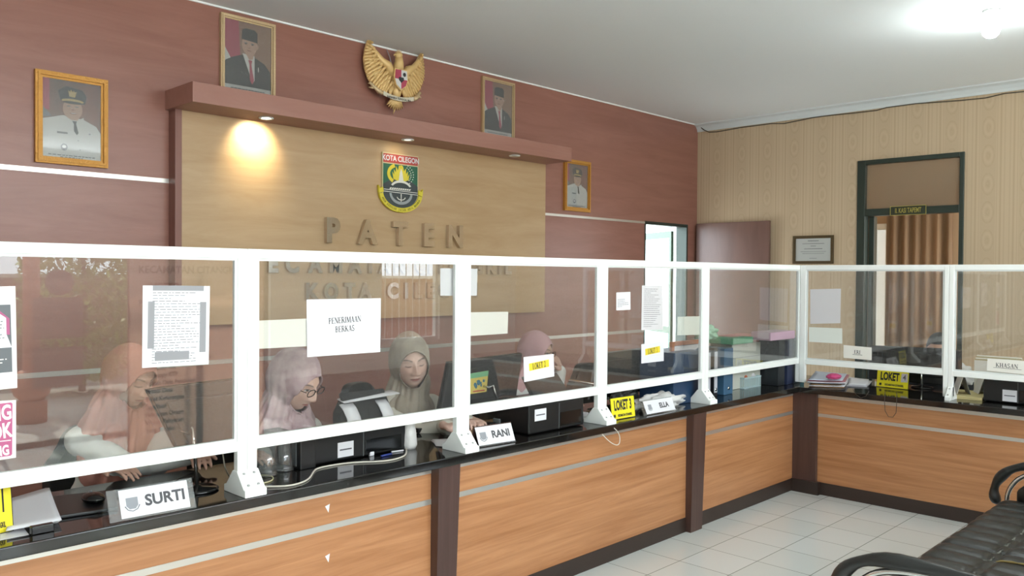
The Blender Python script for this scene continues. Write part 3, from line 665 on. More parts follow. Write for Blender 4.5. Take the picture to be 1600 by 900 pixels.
# ---- gilded eagle emblem, leaning forward at the top
EX, EZ = 4.058, 3.11
eg = thing('eagle_emblem', 'gilded winged eagle emblem with a quartered shield above the canopy box', 'emblem', (EX, YB, EZ))
def E_(u, v, d=0): return (EX+u, YB-.05-d, EZ+v)
bw = MB(); bw.smooth = True
wings = []
for s in (-1, 1):
    q = MB(); q.smooth = True
    # arm of the wing
    q.tube([E_(s*.05, .04, .04), E_(s*.10, .11, .05), E_(s*.155, .135, .045), E_(s*.215, .20, .03), E_(s*.262, .262, .015)], [.032, .034, .026, .018, .006], 8)
    RT = [(.05, .0), (.085, .075), (.14, .125), (.195, .175), (.245, .25)]; OL = [(.10, -.115), (.16, -.11), (.215, -.07), (.262, -.01), (.292, .06), (.302, .13), (.292, .20), (.266, .275)]
    def cur(P, f):
        g = f*(len(P)-1); i_ = min(int(g), len(P)-2); g -= i_; return (P[i_][0]*(1-g)+P[i_+1][0]*g, P[i_][1]*(1-g)+P[i_+1][1]*g)
    q.smooth = False; q.prism([(EX+s*a_*.985, EZ+b_) for a_, b_ in RT+OL[::-1]], YB-.058, YB-.046, 1); q.smooth = True
    for row, (n, e_, w0, dd) in enumerate(((20, 1.0, .013, .006), (16, .72, .013, .016), (12, .48, .013, .026), (9, .27, .013, .034))):
        for k in range(n):
            f = k/(n-1); a_ = cur(RT, f); o_ = cur(OL, f); tx, tz = a_[0]+(o_[0]-a_[0])*e_*1.03, a_[1]+(o_[1]-a_[1])*e_*1.03
            q.tube([E_(s*a_[0], a_[1], .008+dd), E_(s*(a_[0]+tx)/2, (a_[1]+tz)/2, .012+dd), E_(s*(a_[0]*.15+tx*.85), a_[1]*.15+tz*.85, .008+dd), E_(s*tx, tz, .002+dd)], [w0*.7, w0, w0*.9, .003], 6)
    q.build('wing', M_gold, eg, True)
q = MB(); q.smooth = True
q.ball(E_(0, .02, .035), (.062, .045, .105)); q.ball(E_(0, -.07, .03), (.045, .035, .06)); q.tube([E_(0, .09, .045), E_(.005, .15, .055), E_(-.002, .185, .06)], [.05, .036, .03], 10); q.ball(E_(-.006, .20, .062), (.033, .03, .03))
for k in range(7): a = math.radians(60+k*20); q.tube([E_(0, .205, .06), E_(.042*math.cos(a)+.006, .205+.042*math.sin(a), .055)], [.008, .002], 5)
q.tube([E_(-.03, .20, .065), E_(-.052, .197, .068), E_(-.06, .185, .068)], [.012, .007, .001], 6)
for k in range(40):
    t_ = random.random(); a = random.uniform(-1, 1); q.ball(E_(a*.04, .1-t_*.16, .072-abs(a)*.03), (.010, .006, .013), 6, 4)
q.build('body', M_gold, eg, True)
q = MB(); q.smooth = True
for k in range(9):
    a = math.radians(-140+k*12.5); q.tube([E_(0, -.08, .02), E_(.05*math.cos(a), -.12+.04*math.sin(a), .022), E_(.105*math.cos(a), -.135+.085*math.sin(a), .012)], [.012, .016, .003], 6)
q.tube([E_(.0, -.2, .01), E_(-.005, -.225, .008), E_(-.012, -.25, .004)], [.006, .007, .002], 6)
q.build('tail', M_gold, eg, True)
for s in (-1, 1):
    q = MB(); q.smooth = True
    q.tube([E_(s*.045, -.05, .035), E_(s*.07, -.085, .04), E_(s*.075, -.115, .045)], [.026, .018, .01], 8)
    for k in (-1, 0, 1): q.tube([E_(s*.075, -.11, .045), E_(s*(.075)+k*.014, -.125, .058), E_(s*.075+k*.016, -.142, .05)], [.007, .006, .002], 6)
    q.build('leg', M_gold, eg, True)
sh = [(-.062, .085), (.062, .085), (.07, .02), (.05, -.045), (.0, -.085), (-.05, -.045), (-.07, .02)]
def sp_(name, polys, mt, d): 
    q_ = MB()
    for pl in polys: q_.prism([(EX+a_, EZ+.005+b_) for a_, b_ in pl], YB-.05-d, YB-.05-d+.012, 1)
    return q_.build(name, mt, eg, True)
so = sp_('shield', [sh], M_gold, .088)
k_ = .86
for nm, pl, mt in (('quarter', [(-.054, .075), (0, .078), (0, .005), (-.06, .005)], mredc), ('quarter', [(0, .078), (.054, .075), (.06, .005), (0, .005)], mwh), ('quarter', [(-.06, .005), (0, .005), (0, -.072), (-.045, -.04)], mwh), ('quarter', [(0, .005), (.06, .005), (.045, -.04), (0, -.072)], mredc)):
    sp_(nm, [pl], mt, .091)
sp_('centre_badge', [[(-.022, .02), (.022, .02), (.024, -.002), (0, -.022), (-.024, -.002)]], mcapb, .094)
sp_('tree_badge', [ell(.03, .045, .014, .016, 10)], mcapb, .094)
sc_ = MB(); n = 14; vs = []; 
top_ = []; bot_ = []
for i in range(n+1):
    f = i/n; xx = -.15+.30*f; zz = -.118-.022*math.sin(PI*f)+.0; top_.append((EX+xx, EZ+zz+.018)); bot_.append((EX+xx, EZ+zz-.014))
for i in range(n): sc_.prism([bot_[i], bot_[i+1], top_[i+1], top_[i]], YB-.112, YB-.106, 1)
so_ = sc_.build('scroll', mat('scroll_cream', 'cfc9b4', .5), eg, True)
for s in (-1, 1):
    q = MB(); q.smooth = True
    q.tube([E_(s*.15, -.115, .05), E_(s*.19, -.10, .045), E_(s*.215, -.075, .03), E_(s*.245, -.045, .02), E_(s*.26, -.055, .015)], [.017, .018, .014, .012, .004], 8)
    q.tube([E_(s*.215, -.08, .03), E_(s*.235, -.085, .03), E_(s*.258, -.082, .02)], [.012, .009, .004], 6)
    q.build('scroll_end', mat('scroll_gold', 'cdb58c', .45, .2), eg, True)
b = MB(); put_text(b, 'BHINNEKA TUNGGAL IKA', FR((EX, YB-.113, EZ-.138), (1, 0, 0), (0, 0, 1)), .021, .0006, .95); b.build('lettering', M_ink, eg, True)
# hanging wire
tag(MB().tube([(EX-.06, YB-.03, 3.36), (EX-.035, YB-.04, 3.30), (EX-.02, YB-.05, 3.22)], .004, 6).build('hanging_wire', mat('pale_wire', 'a69aa0', .5)), 'short pale wire holding the eagle emblem to the wall', 'wire')
# ================================================================== SHEETS ON THE GLASS
def poly_sheet(name, label, cat, pts, mt, plane, group=None, th=.0006):
    """pts: TL, TR, BR, BL in photo pixels; plane ('y', v) or ('x', v)"""
    k = {plane[0]: plane[1]}
    P = [AT(a, b, **k) for a, b in pts]; o = sum(P, Vector())/4
    xd = ((P[1]-P[0])+(P[2]-P[3])).normalized(); up = Vector((0, 0, 1)); T = FR(o, xd, up)
    Ti = T.inverted(); L = [Ti @ p for p in P]
    t = thing(name, label, cat, o, group=group); t.rotation_euler = T.to_euler(); WM[t.name] = T.copy()
    MB().prism([(p.x, p.y) for p in L[::-1]], -th/2, th/2, 2).build('sheet', mt, t)
    t['w'] = (P[1]-P[0]).length; t['h'] = (P[0]-P[3]).length
    return t
def lettering(t, build, mt, name='lettering'):
    b_ = MB(); build(b_); return b_.build(name, mt, t)
Tz = lambda x=0, y=0, z=.0005, r=0: Matrix.Translation((x, y, z)) @ Matrix.Rotation(r, 4, 'Z')
def lines(b_, x0, x1, y1, y0, n, rnd, hh=.0022, full=.85, z=.0006):
    for k in range(n):
        y = y1+(y0-y1)*k/max(1, n-1); x = x0; e = x0+(x1-x0)*(rnd.uniform(.35, 1) if rnd.random() > full*.6 else rnd.uniform(.8, 1))
        while x < e:
            l_ = rnd.uniform(.006, .022); b_.box(x, min(x+l_, e), y-hh/2, y+hh/2, z-.0002, z); x += l_+.004
GF, GB = ('y', YS+.0118), ('y', YS+.0168)
rnd = random.Random(3)
t = poly_sheet('taped_notice', 'white notice with lines of text and grey tape on the left glass screen', 'notice', [(223, 446), (328, 447), (326, 569), (222, 575)], M_paper, GF)
lettering(t, lambda b_: lines(b_, -.085, .085, .115, -.125, 26, rnd, .0018), M_inkgrey)
for x0, x1, y0, y1 in ((-.085, .095, .122, .14), (-.1, -.078, -.075, .085), (.082, .105, -.095, .083), (-.075, .045, -.118, -.088)):
    MB().box(x0, x1, y0, y1, .0007, .0011).build('tape', mat('grey_tape', '8c8c90', .5), t)
t = poly_sheet('acceptance_sheet', 'large white sheet reading PENERIMAAN BERKAS on the glass', 'sign', [(479, 468), (595, 466), (594, 550), (480, 558)], M_paper, GF)
t_ = t
def fp_(b_):
    seriftext(b_, 'PENERIMAAN', Tz(-.0, .028, .0006, .035), .024, .86); seriftext(b_, 'BERKAS', Tz(-.0, -.008, .0006, .035), .024, .86)
lettering(t, fp_, mat('soft_black_ink', '26262a', .7))
poly_sheet('blank_sheet', 'blank cream sheet half hidden behind the PENERIMAAN BERKAS sheet', 'sheet', [(404, 501), (497, 497), (497, 540), (404, 545)], M_paper2, GB)
poly_sheet('blank_sheet', 'blank white sheet behind the white post left of the LOKET 2 screen', 'sheet', [(688, 419), (746, 420), (745, 462), (688, 462)], M_paper, ('y', YS+.034))
poly_sheet('blank_sheet', 'blank cream sheet low beside the post on the LOKET 2 screen', 'sheet', [(735, 488), (794, 487), (793, 521), (735, 525)], M_paper2, GB)
def loket(label, pts, txt):
    t = poly_sheet('counter_sheet', label, 'sign', pts, M_paper, GF)
    MB().box(-.075, .075, -.008, .030, .0004, .0007, Tz(0, 0, 0, .05)).build('highlight', mat('yellow_marker', 'e2cc34', .7), t)
    lettering(t, lambda b_: seriftext(b_, txt, Tz(0, .011, .0009, .05), .031, .66), mat('soft_black_ink', ''))
loket('white sheet with LOKET 2 highlighted in yellow, taped to the glass beside the stickered monitor', [(818, 558), (865, 553), (866, 588), (819, 597)], 'LOKET 2')
loket('white sheet with LOKET 3 highlighted in yellow, taped to the glass before the bright doorway', [(1002, 538), (1037, 533), (1037, 564), (1002, 568)], 'LOKET 3')
t = poly_sheet('small_notice', 'small square notice on the glass above the LOKET 3 sheet', 'notice', [(963, 457), (985, 456), (985, 484), (963, 485)], M_paper, GF)
lettering(t, lambda b_: lines(b_, -.055, .05, .01, -.03, 5, rnd, .0025), M_inkgrey)
t = poly_sheet('long_notice', 'tall printed notice hanging on the glass in front of the bright doorway', 'notice', [(1003, 446), (1035, 446), (1036, 515), (1002, 516)], mat('grey_white_paper', 'd2d0d2', .8), GF)  # paper slightly greyer than the plain white
lettering(t, lambda b_: lines(b_, -.085, .085, .11, -.11, 20, rnd, .0025), M_inkgrey)
poly_sheet('blank_sheet', 'blank greenish white sheet on the glass above the blue binders', 'sheet', [(1059, 495), (1095, 494), (1094, 523), (1058, 524)], mat('pale_green_paper', 'dfe4dc', .8), GB)
SX = ('x', XS+.0118)
poly_sheet('blank_sheet', 'larger blank grey-white sheet on the right wing glass, the upper of two', 'sheet', [(1266, 452), (1314, 451), (1313, 505), (1266, 506)], mat('grey_white_paper', ''), SX)
poly_sheet('blank_sheet', 'smaller blank sheet on the right wing glass, just below the larger one', 'sheet', [(1264, 511), (1316, 513), (1316, 537), (1264, 534)], mat('pale_green_paper', ''), SX)
t = poly_sheet('name_card', 'white name card reading ERI on the right wing glass', 'name card', [(1318, 539), (1362, 543), (1362, 563), (1318, 559)], M_paper2, SX)
lettering(t, lambda b_: (seriftext(b_, 'ERI', Tz(0, .004, .0007), .026, .9), b_.box(-.035, .035, -.017, -.014, .0005, .0007)), mat('soft_black_ink', ''))
t = poly_sheet('name_card', 'white name card reading KHASAN standing on the right glass rail', 'name card', [(1543, 560), (1612, 565), (1612, 586), (1542, 579)], M_paper2, ('x', XS-.002))
lettering(t, lambda b_: (seriftext(b_, 'KHASAN', Tz(-.012, .003, .0007), .027, 1.0), b_.box(-.09, .07, -.0165, -.0145, .0005, .0007)), mat('soft_black_ink', ''))
# poster and pink sticker at the left edge of the photo
t = poly_sheet('standing_poster', 'grey and white poster with magenta corner at the left photo edge', 'poster', [(-60, 449), (24, 447), (27, 606), (-60, 615)], mat('poster_white', 'e4e0dd', .5), GF)
w2 = t['w']/2; h2 = t['h']/2
MB().prism([(-w2, .10), (w2-.012, .10), (w2-.012, -.105), (-w2, -.105)], .0004, .0008, 2).build('grey_panel', mat('poster_charcoal', '5e6266', .5), t)
MB().prism([(-w2, .10), (w2-.075, .10), (w2-.025, .06), (w2-.025, .01), (w2-.012, -.03), (-w2, -.03)], .0008, .0012, 2).build('white_panel', M_paper, t)
MB().prism([(w2-.075, .10), (w2-.06, .10), (w2-.016, .058), (w2-.016, .008), (w2-.025, .01), (w2-.025, .06)], .001, .0014, 2).build('magenta_bar', mat('poster_magenta', 'a8527c', .5), t)
lettering(t, lambda b_: lines(b_, w2-.11, w2-.02, -.045, -.085, 5, rnd, .003, z=.001), mat('poster_white', ''))
lettering(t, lambda b_: lines(b_, w2-.07, w2-.03, .05, .0, 6, rnd, .002, z=.0014), M_ink)
t = poly_sheet('pink_sticker', 'pink sticker with white capitals on the glass at the left edge', 'sticker', [(-60, 630), (25, 625), (25, 715), (-60, 728)], mat('poster_white', ''), GF)
w2 = t['w']/2; h2 = t['h']/2
MB().prism([(-w2, h2-.014), (w2-.014, h2-.010), (w2-.010, h2-.014), (w2-.010, -h2+.016), (w2-.014, -h2+.012), (-w2, -h2+.010)], .0004, .0008, 2).build('pink_field', mat('sticker_pink', 'b2557f', .5), t)
def f_(b_):
    put_text(b_, 'NG', Tz(w2-.012, .052, .001, .08), .062, .002, .62, 'RIGHT'); put_text(b_, 'OK', Tz(w2-.012, -.002, .001, .1), .062, .002, .62, 'RIGHT')
    b_.box(-w2, w2-.014, -.034, -.0315, .0008, .001); put_text(b_, 'NG', Tz(w2-.018, -.062, .001, .1), .042, .0015, .62, 'RIGHT')
lettering(t, f_, mat('poster_white', ''))

# ================================================================== YELLOW COUNTER SIGNS, NAME PLATES
def logo(b_, T, s):
    b_.prism([(-.5*s, .5*s), (.5*s, .5*s), (.5*s, -.2*s), (.25*s, -.5*s), (-.25*s, -.5*s), (-.5*s, -.2*s)], .0, .0004, 2, T)
    b_.tube([(-.62*s, -.2*s, 0), (-.4*s, -.55*s, 0), (0, -.7*s, 0), (.4*s, -.55*s, 0), (.62*s, -.2*s, 0)], .05*s, 4, T=T)
def yellow_sign(label, pl, pr, num, h=.125, wid=None, patch=False, xplane=False):
    a, b_ = AT(*pl, z=ZT+.002), AT(*pr, z=ZT+.002)
    d = (b_-a); W = d.length; T = FR(a, d, (0, 0, 1)); T = T @ Matrix.Rotation(-.12, 4, 'X')
    t = thing('counter_sign', label, 'sign', a); t.rotation_euler = T.to_euler(); WM[t.name] = T.copy()
    MB().box(0, W, 0, h, -.003, 0).build('sign_board', M_yellow, t)
    MB().box(W*.3, W*.36, 0, h*.75, -.05, -.004, Matrix.Identity(4)).build('stand', M_blackgloss, t)
    e = MB(); 
    for q in ((0, W, 0, .002), (0, W, h-.002, h), (0, .002, 0, h), (W-.002, W, 0, h)): e.box(q[0], q[1], q[2], q[3], -.0035, .0006)
    e.build('black_edging', M_black, t)
    def f(b2):
        put_text(b2, 'LOKET' if patch else 'LOKET '+num, Matrix.Translation((W*(.41 if patch else .5), h*.62, .0008)), h*.62, .0035, W/h*.31)
        put_text(b2, 'KECAMATAN CITANGKIL', Matrix.Translation((W*.56, h*.16, .0008)), h*.15, .001, W/h*.34)
        logo(b2, Matrix.Translation((W*.13, h*.17, .0006)), h*.13)
    lettering(t, f, M_ink)
    if patch:
        MB().prism([(W*.76, h*.38), (W*.97, h*.40), (W*.96, h*.9), (W*.77, h*.88)], .0006, .001, 2).build('number_patch', mat('patch_paper', 'd0c8cc', .7), t)
        lettering(t, lambda b2: put_text(b2, num, Matrix.Translation((W*.865, h*.64, .0014)), h*.42, .001, .9), mat('grey_ink_dark', '6a6068', .7), 'number')
yellow_sign('yellow LOKET 1 counter sign cut by the left photo edge', (-62, 849), (21.6, 829), '1', .155)
yellow_sign('yellow LOKET 3 sign with black capitals beside the white foot of a screen', (956, 657), (993, 650.5), '3', .122)
yellow_sign('yellow LOKET sign with the number 4 on a pasted patch, right wing', (1369, 603.5), (1419, 609), '4', .128, patch=True)
def name_plate(label, pl, pr, txt, h, card=(.12, .94), back=None, logo_=True, font=.34):
    a, b_ = AT(*pl, z=ZT+.001), AT(*pr, z=ZT+.001); d = b_-a; W = d.length
    T0 = FR(a, d, (0, 0, 1)); t = thing('name_plate', label, 'name plate', a); t.rotation_euler = T0.to_euler(); WM[t.name] = T0.copy()
    lean = Matrix.Rotation(-.42, 4, 'X')
    MB().box(0, W, 0, h, -.002, 0, lean).build('clear_front', M_clear, t)
    bk = Matrix.Translation((0, 0, -2*h*math.sin(.42))) @ Matrix.Rotation(.42, 4, 'X')
    MB().box(0, W, 0, h, 0, .002, bk).build('back_leaf', back or M_clear, t)
    MB().box(W*card[0], W*card[1], h*.06, h*.95, .0005, .001, lean).build('card', M_paper, t)
    def f(b2):
        cx = W*(card[0]+card[1])/2; cw = W*(card[1]-card[0])
        put_text(b2, txt, lean @ Matrix.Translation((cx+cw*.15, h*.5, .0016)), h*font/.7, .0018, 1.0)
    lettering(t, f, mat('name_ink', '4c4c50', .7))
    lettering(t, lambda b2: logo(b2, lean @ Matrix.Translation((W*card[0]+W*(card[1]-card[0])*.17, h*.5, .0013)), h*.36), mat('logo_ink', '8d9096', .7), 'printed_logo')
name_plate('clear tent name plate reading SURTI on the left counter', (172, 818), (307, 793), 'SURTI', .105, (.13, .93))
name_plate('white tent name plate reading RANI with a brown back leaf', (749, 699), (806, 690), 'RANI', .10, (.0, .99), back=mat('brown_card', '5c423e', .6))
name_plate('white tent name plate reading ELLA beside the LOKET 3 sign', (1006, 650), (1056, 641), 'ELLA', .088, (.1, 1.0), font=.33)

# ================================================================== DESK EQUIPMENT
def flat_poly(name, label, cat, pts, z0, th, mt, group=None, bevel=0):
    P = [AT(a, b, z=z0+th) for a, b in pts]; o = sum(P, Vector())/len(P); o.z = z0
    b_ = MB().prism([(p.x-o.x, p.y-o.y) for p in P], 0, th, 2); ob = b_.build(name, mt, bevel=bevel); ob.location = o
    return tag(ob, label, cat, group)
st = thing('paper_stack', 'curled stack of white papers with a black clip by the LOKET 1 sign', 'papers', AT(55, 805, z=ZT))
for k in range(5):
    z0 = ZT+.003+k*.004; P = [AT(a+k*.6, b, z=z0) for a, b in ((8, 829), (90+k, 816-k), (72+k*.7, 767), (12, 782))]; n = 8; b_ = MB(); b_.smooth = True
    vs = []; fs = []
    for i in range(n+1):
        for j in range(n+1):
            p = P[0].lerp(P[1], i/n).lerp(P[3].lerp(P[2], i/n), j/n); vs.append((p.x, p.y, p.z+.012*(j/n)**2*(.4+.6*i/n)))
    for i in range(n):
        for j in range(n): q = i*(n+1)+j; fs.append((q, q+1, q+n+2, q+n+1))
    b_.add(vs, fs); so = b_.build('sheet', M_paper, st, True); md = so.modifiers.new('s', 'SOLIDIFY'); md.thickness = .002
p = AT(67, 822, z=ZT+.02); MB().box(p.x-.035, p.x+.03, p.y-.012, p.y+.012, ZT+.0, ZT+.026).build('clip', M_blackgloss, st, True, bevel=.003)
tag(flat_poly('loose_paper', 'loose white paper under the LOKET 1 sign', 'paper', [(0, 844), (45, 835), (35, 822), (0, 828)], ZT, .001, M_paper))
mp_ = flat_poly('document_tray', 'flat black tray lying behind the SURTI name plate', 'tray', [(92, 806), (185, 792), (180, 764), (80, 775)], ZT, .012, M_black, bevel=.004)
o = AT(146, 784, z=ZT+.012)
mo = thing('computer_mouse', 'round glossy black mouse on the black tray at the left', 'mouse', (o.x, o.y, ZT+.013))
MB().ball((0, 0, .013), (.036, .055, .019), 20, 12).build('shell', M_blackgloss, mo); MB().tube([(0, .02, .031), (0, .038, .027)], .004, 8).build('wheel', M_grey, mo)
tag(MB().tube([AT(300, 712, y=3.25)+Vector((0, 0, -.07))]+[Vector((1.15+.02*k, 3.0+.01*k, ZT+.005)) for k in range(3)], .003).build('mouse_cable', M_black), 'thin black cable running to the mouse on the left counter', 'cable')
# keyboard shelf like dark block under the left monitor
def monitor(label, out, yp, rod, th=.035, sticker=None, silver=None):
    """out: outline pixels on plane yp (or x plane when tuple)"""
    k = {'y': yp} if not isinstance(yp, tuple) else {'x': yp[1]}
    P = [AT(a, b, **k) for a, b in out]
    for q_ in P: q_.z = max(q_.z, ZT+.03)
    side = isinstance(yp, tuple)
    base = AT(*rod[-1], z=ZT); t = thing('computer_monitor', label, 'monitor', (base.x, base.y, ZT))
    ax = 0 if side else 1; pl = [(p.y, p.z) for p in P] if side else [(p.x, p.z) for p in P]; v0 = yp[1] if side else yp
    MB().prism(pl, v0, v0+th*.6, ax).build('back_shell', M_black, t, True, bevel=.006, bseg=3)
    cx = sum(q[0] for q in pl)/len(pl); cz = sum(q[1] for q in pl)/len(pl)
    MB().prism([(cx+(q[0]-cx)*.72, cz+(q[1]-cz)*.66) for q in pl], v0-.014, v0+.002, ax).build('rear_hump', M_black, t, True, bevel=.01, bseg=3)
    MB().prism([(cx+(q[0]-cx)*1.015, cz+(q[1]-cz)*1.015) for q in pl], v0+th*.6, v0+th, ax).build('bezel', M_blackgloss if not silver else M_grey, t, True, bevel=.003)
    rp = [AT(a, b, **({'y': base.y} if not side else {'x': base.x})) for a, b in rod]; rp[-1].z = ZT+.012
    hook = rp[0]; body = Vector((hook.x, v0-.012, hook.z+.005)) if not side else Vector((v0-.012, hook.y, hook.z))
    MB().tube([body]+rp, .0065, 8).build('stand_rod', M_chrome, t, True)
    q = MB(); q.lathe([(.075, 0), (.078, .006), (.07, .011), (.02, .014), (.012, .02)], (0, 0, 0), 24); q.build('base', M_blackgloss, t)
    return t
m1 = monitor('black monitor seen from behind, in front of the woman in salmon hijab', [(232, 610), (262, 605), (400, 589), (404, 694), (372, 703), (286, 716), (272, 690)], 3.12, [(296, 678), (300, 668), (303, 690), (308, 766)])
m2 = monitor('large black monitor with a colourful sticker, beside the LOKET 2 sheet', [(704, 566), (817, 552), (806, 628), (688, 646)], 3.24, [(765, 606), (770, 602), (776, 622), (788, 664)])
k = AT(735, 582, y=3.222)
P = [AT(a, b, y=3.2235) for a, b in ((733, 584), (763, 579), (760, 612), (733, 616))]
sb = MB().prism([(p.x, p.z) for p in P], 3.2235-.001, 3.2255-.001, 1).build('sticker', mat('sticker_yellow', 'e6cf6a', .5), m2, True)
c0 = (P[0]+P[1]+P[2]+P[3])/4
MB().prism([(p.x, p.z) for p in (P[0], P[1], P[1].lerp(P[2], .25), P[0].lerp(P[3], .25))], 3.2215, 3.2225, 1).build('green_band', mat('sticker_green', '7fbf8e', .5), sb, True)
b = MB(); 
for k in range(9): b.prism(ell(c0.x+.012+random.uniform(-.045, .04), c0.z+random.uniform(-.025, .012), random.uniform(.006, .014), random.uniform(.006, .012), 8), 3.2205-.0002*k, 3.2212-.0002*k, 1)
b.build('printed_figures', mat('sticker_blue', '3d7488', .5), sb, True)
MB().box(c0.x-.04, c0.x+.045, 3.2212, 3.2222, c0.z-.048, c0.z-.041).build('red_line', mat('sticker_redline', 'c65a48', .5), sb, True)
m3 = monitor('black monitor with silver edge beside the LOKET 3 sheet', [(937, 553), (1012, 544), (1008, 636), (925, 650)], 3.3, [(931, 600), (931, 598), (930, 625), (934, 645)], silver=True)
m4 = monitor('wide black monitor on the right wing hiding most of a person', [(1358, 540), (1478, 545), (1500, 548), (1500, 606), (1356, 604)], ('x', 6.56), [(1440, 580), (1440, 578), (1440, 590), (1441, 606)])

def printer(label, pa, pb, depth, h, face='y', sticker=None):
    a = AT(*pa, z=ZT); b_ = AT(*pb, x=a.x) if face == 'x' else AT(*pb, y=a.y); b_.z = ZT; d = (b_-a); W = d.length; T = FR(a, d, (0, 0, 1))
    t = thing('printer', label, 'printer', a); t.rotation_euler = T.to_euler(); WM[t.name] = T.copy()
    MB().box(0, W, 0.004, h, -depth, 0).build('body', M_black, t, bevel=.008, bseg=3)
    MB().box(W*.03, W*.97, h, h+.016, -depth*.95, -.01).build('lid', M_blackgloss, t, bevel=.005)
    MB().box(W*.55, W*.95, h*.12, h*.62, -.002, .003).build('front_recess', M_blackgloss, t, bevel=.002)
    MB().box(W*.53, W*.535, h*.05, h*.95, -.002, .002).build('seam', M_grey, t)
    if sticker:
        x0, x1, z0, z1 = [q*s_ for q, s_ in zip(sticker, (W, W, h, h))]
        MB().box(x0, x1, z0, z1, 0, .0012).build('label_sticker', M_paper, t); MB().box(x0+.01, x1-.01, (z0+z1)/2-.003, (z0+z1)/2+.003, .0012, .0016).build('label_print', M_inkgrey, t)
    return t, W
pr1, W1 = printer('black printer with a white label sticker, in front of the empty chair', (484, 730), (634, 705), .15, .125, sticker=(.27, .43, .14, .66))
MB().prism([(.125, -.06), (.27, -.16), (.265, -.168), (.125, -.09)], W1*.50, W1*.98, 0).build('paper_support', M_black, pr1)
pp = MB(); pp.smooth = True
pts = [(-.05, .13), (-.07, .18), (-.10, .215), (-.13, .235), (-.17, .24)]
for q0, q1 in ((.42, .56), (.80, .92)):
    vs = []; 
    for z_, y_ in pts[:4]: vs += [(W1*q0+.02, y_-.01, z_), (W1*q1+.02, y_-.01, z_)]
    pp.add(vs, [(2*i, 2*i+1, 2*i+3, 2*i+2) for i in range(3)])
vs = [(W1*.46+.02, .228, -.12), (W1*1.08, .245, -.10), (W1*1.08, .252, -.17), (W1*.46+.02, .238, -.18)]; pp.add(vs, [(0, 1, 2, 3)])
o = pp.build('folded_papers', M_paper, pr1); md = o.modifiers.new('s', 'SOLIDIFY'); md.thickness = .005
pr2, W2_ = printer('black printer with a small white label below the LOKET 2 sheet', (826, 681), (912, 664), .25, .15, sticker=(.10, .30, .45, .85))
MB().prism([(.15, -.08), (.27, -.19), (.265, -.20), (.15, -.12)], W2_*.35, W2_*.98, 0).build('paper_support', M_black, pr2)
a = AT(1535, 626, z=ZT); 
pr3, W3 = printer('black printer with a grey label on the right wing near the photo edge', (1536, 627), (1640, 641), .25, .15, face='x', sticker=(.30, .52, .1, .6))
# vented box
a, b_ = AT(455, 724, z=ZT), AT(481, 734, z=ZT)
vb = thing('desktop_computer', 'small black computer tower with pale vertical vents next to the glasses', 'computer', AT(480, 735, z=ZT)+Vector((-.02, .02, 0)))
MB().box(0, .075, 0, .30, 0, .13).build('case', M_black, vb, bevel=.004)
q = MB(); 
for k in range(5): q.box(-.003, 0, .03+k*.052, .065+k*.052, .012, .118)
q.build('side_vents', M_grey, vb)
# glasses
def tumbler(px, py, r0, r1, h, label):
    p = AT(px, py, z=ZT+.001); t = thing('drinking_glass', label, 'glass', p, group='clear drinking glasses behind the screen')
    MB().lathe([(r0, 0), (r0+.002, .006), (r1, h), (r1-.003, h), (r0-.003, .01), (.002, .008)], seg=28).build('cup', M_clear, t)
    MB().lathe([(r0+.003, 0), (r0+.004, .004), (r0, .008), (r0-.004, .002)], seg=28).build('rim', M_clear, t)
tumbler(417, 742, .040, .034, .15, 'clear upturned glass nearest the white post')
tumbler(443, 734, .040, .026, .14, 'clear upturned glass next to the vented computer')
# cables on the worktop
def cable(label, pts, r=.0035, color='cfcabd', z=None, wm=None):
    P = [AT(a, b, z=ZT+r) if len(q) == 2 else AT(a, b, y=q[2]) for q in pts for a, b in [q[:2]]]
    c = bpy.data.curves.new('c', 'CURVE'); c.dimensions = '3D'; s_ = c.splines.new('NURBS'); s_.points.add(len(P)-1); s_.use_endpoint_u = True; s_.order_u = 3
    for i, p_ in enumerate(P): s_.points[i].co = (*p_, 1)
    c.bevel_depth = r; c.bevel_resolution = 2; c.resolution_u = 5
    o = bpy.data.objects.new('tmp', c); COL.objects.link(o); me = evalmesh(o, 'cable'); bpy.data.objects.remove(o); me.materials.clear(); me.materials.append(wm or mat('cable_'+color, color, .5))
    for f in me.polygons: f.use_smooth = True
    o = link('cable', me); return tag(o, label, 'cable')
cable('white cable snaking over the worktop in front of the printer', [(402, 760), (440, 761), (468, 756), (484, 748), (490, 736), (497, 731), (530, 725), (560, 722), (600, 721), (625, 716), (637, 709), (634, 700)], .0038)
cable('loop of pale cable beside the white post under the glasses', [(402, 743), (420, 742), (429, 747), (420, 754), (404, 756)], .003, 'b8b08a')
cable('dark grey cable curving down beside the left monitor', [(345, 690, 3.0), (349, 715, 2.98), (352, 735, 2.96), (362, 750)], .003, '8a8578')
cable('thin white cable looping over the counter edge by the third foot', [(905, 640), (916, 650), (928, 661), (938, 676, WYF-.004), (955, 693, WYF-.006), (968, 697, WYF-.006), (969, 680, WYF-.006), (960, 668, WYF-.004), (945, 662), (930, 660)], .0025)
cable('thin dark cable hanging in a loop below the LOKET 4 sign', [(1385, 610)]+[(a, b, None) for a, b in ()]+[(1390, 613)], .002, '3a3025')
bpy.data.objects.remove([o for o in COL.objects if o.get('label') == 'thin dark cable hanging in a loop below the LOKET 4 sign'][0])
tag(MB().tube([AT(1383, 612, x=WXF-.004), AT(1382, 628, x=WXF-.005), AT(1383, 642, x=WXF-.005), AT(1388, 651, x=WXF-.005), AT(1395, 652, x=WXF-.005), AT(1400, 645, x=WXF-.005), AT(1401, 630, x=WXF-.005), AT(1401, 614, x=WXF-.004)], .0022, 6).build('cable', mat('cable_dark', '3a3025', .5)), 'thin dark cable hanging in a loop below the LOKET 4 sign', 'cable')
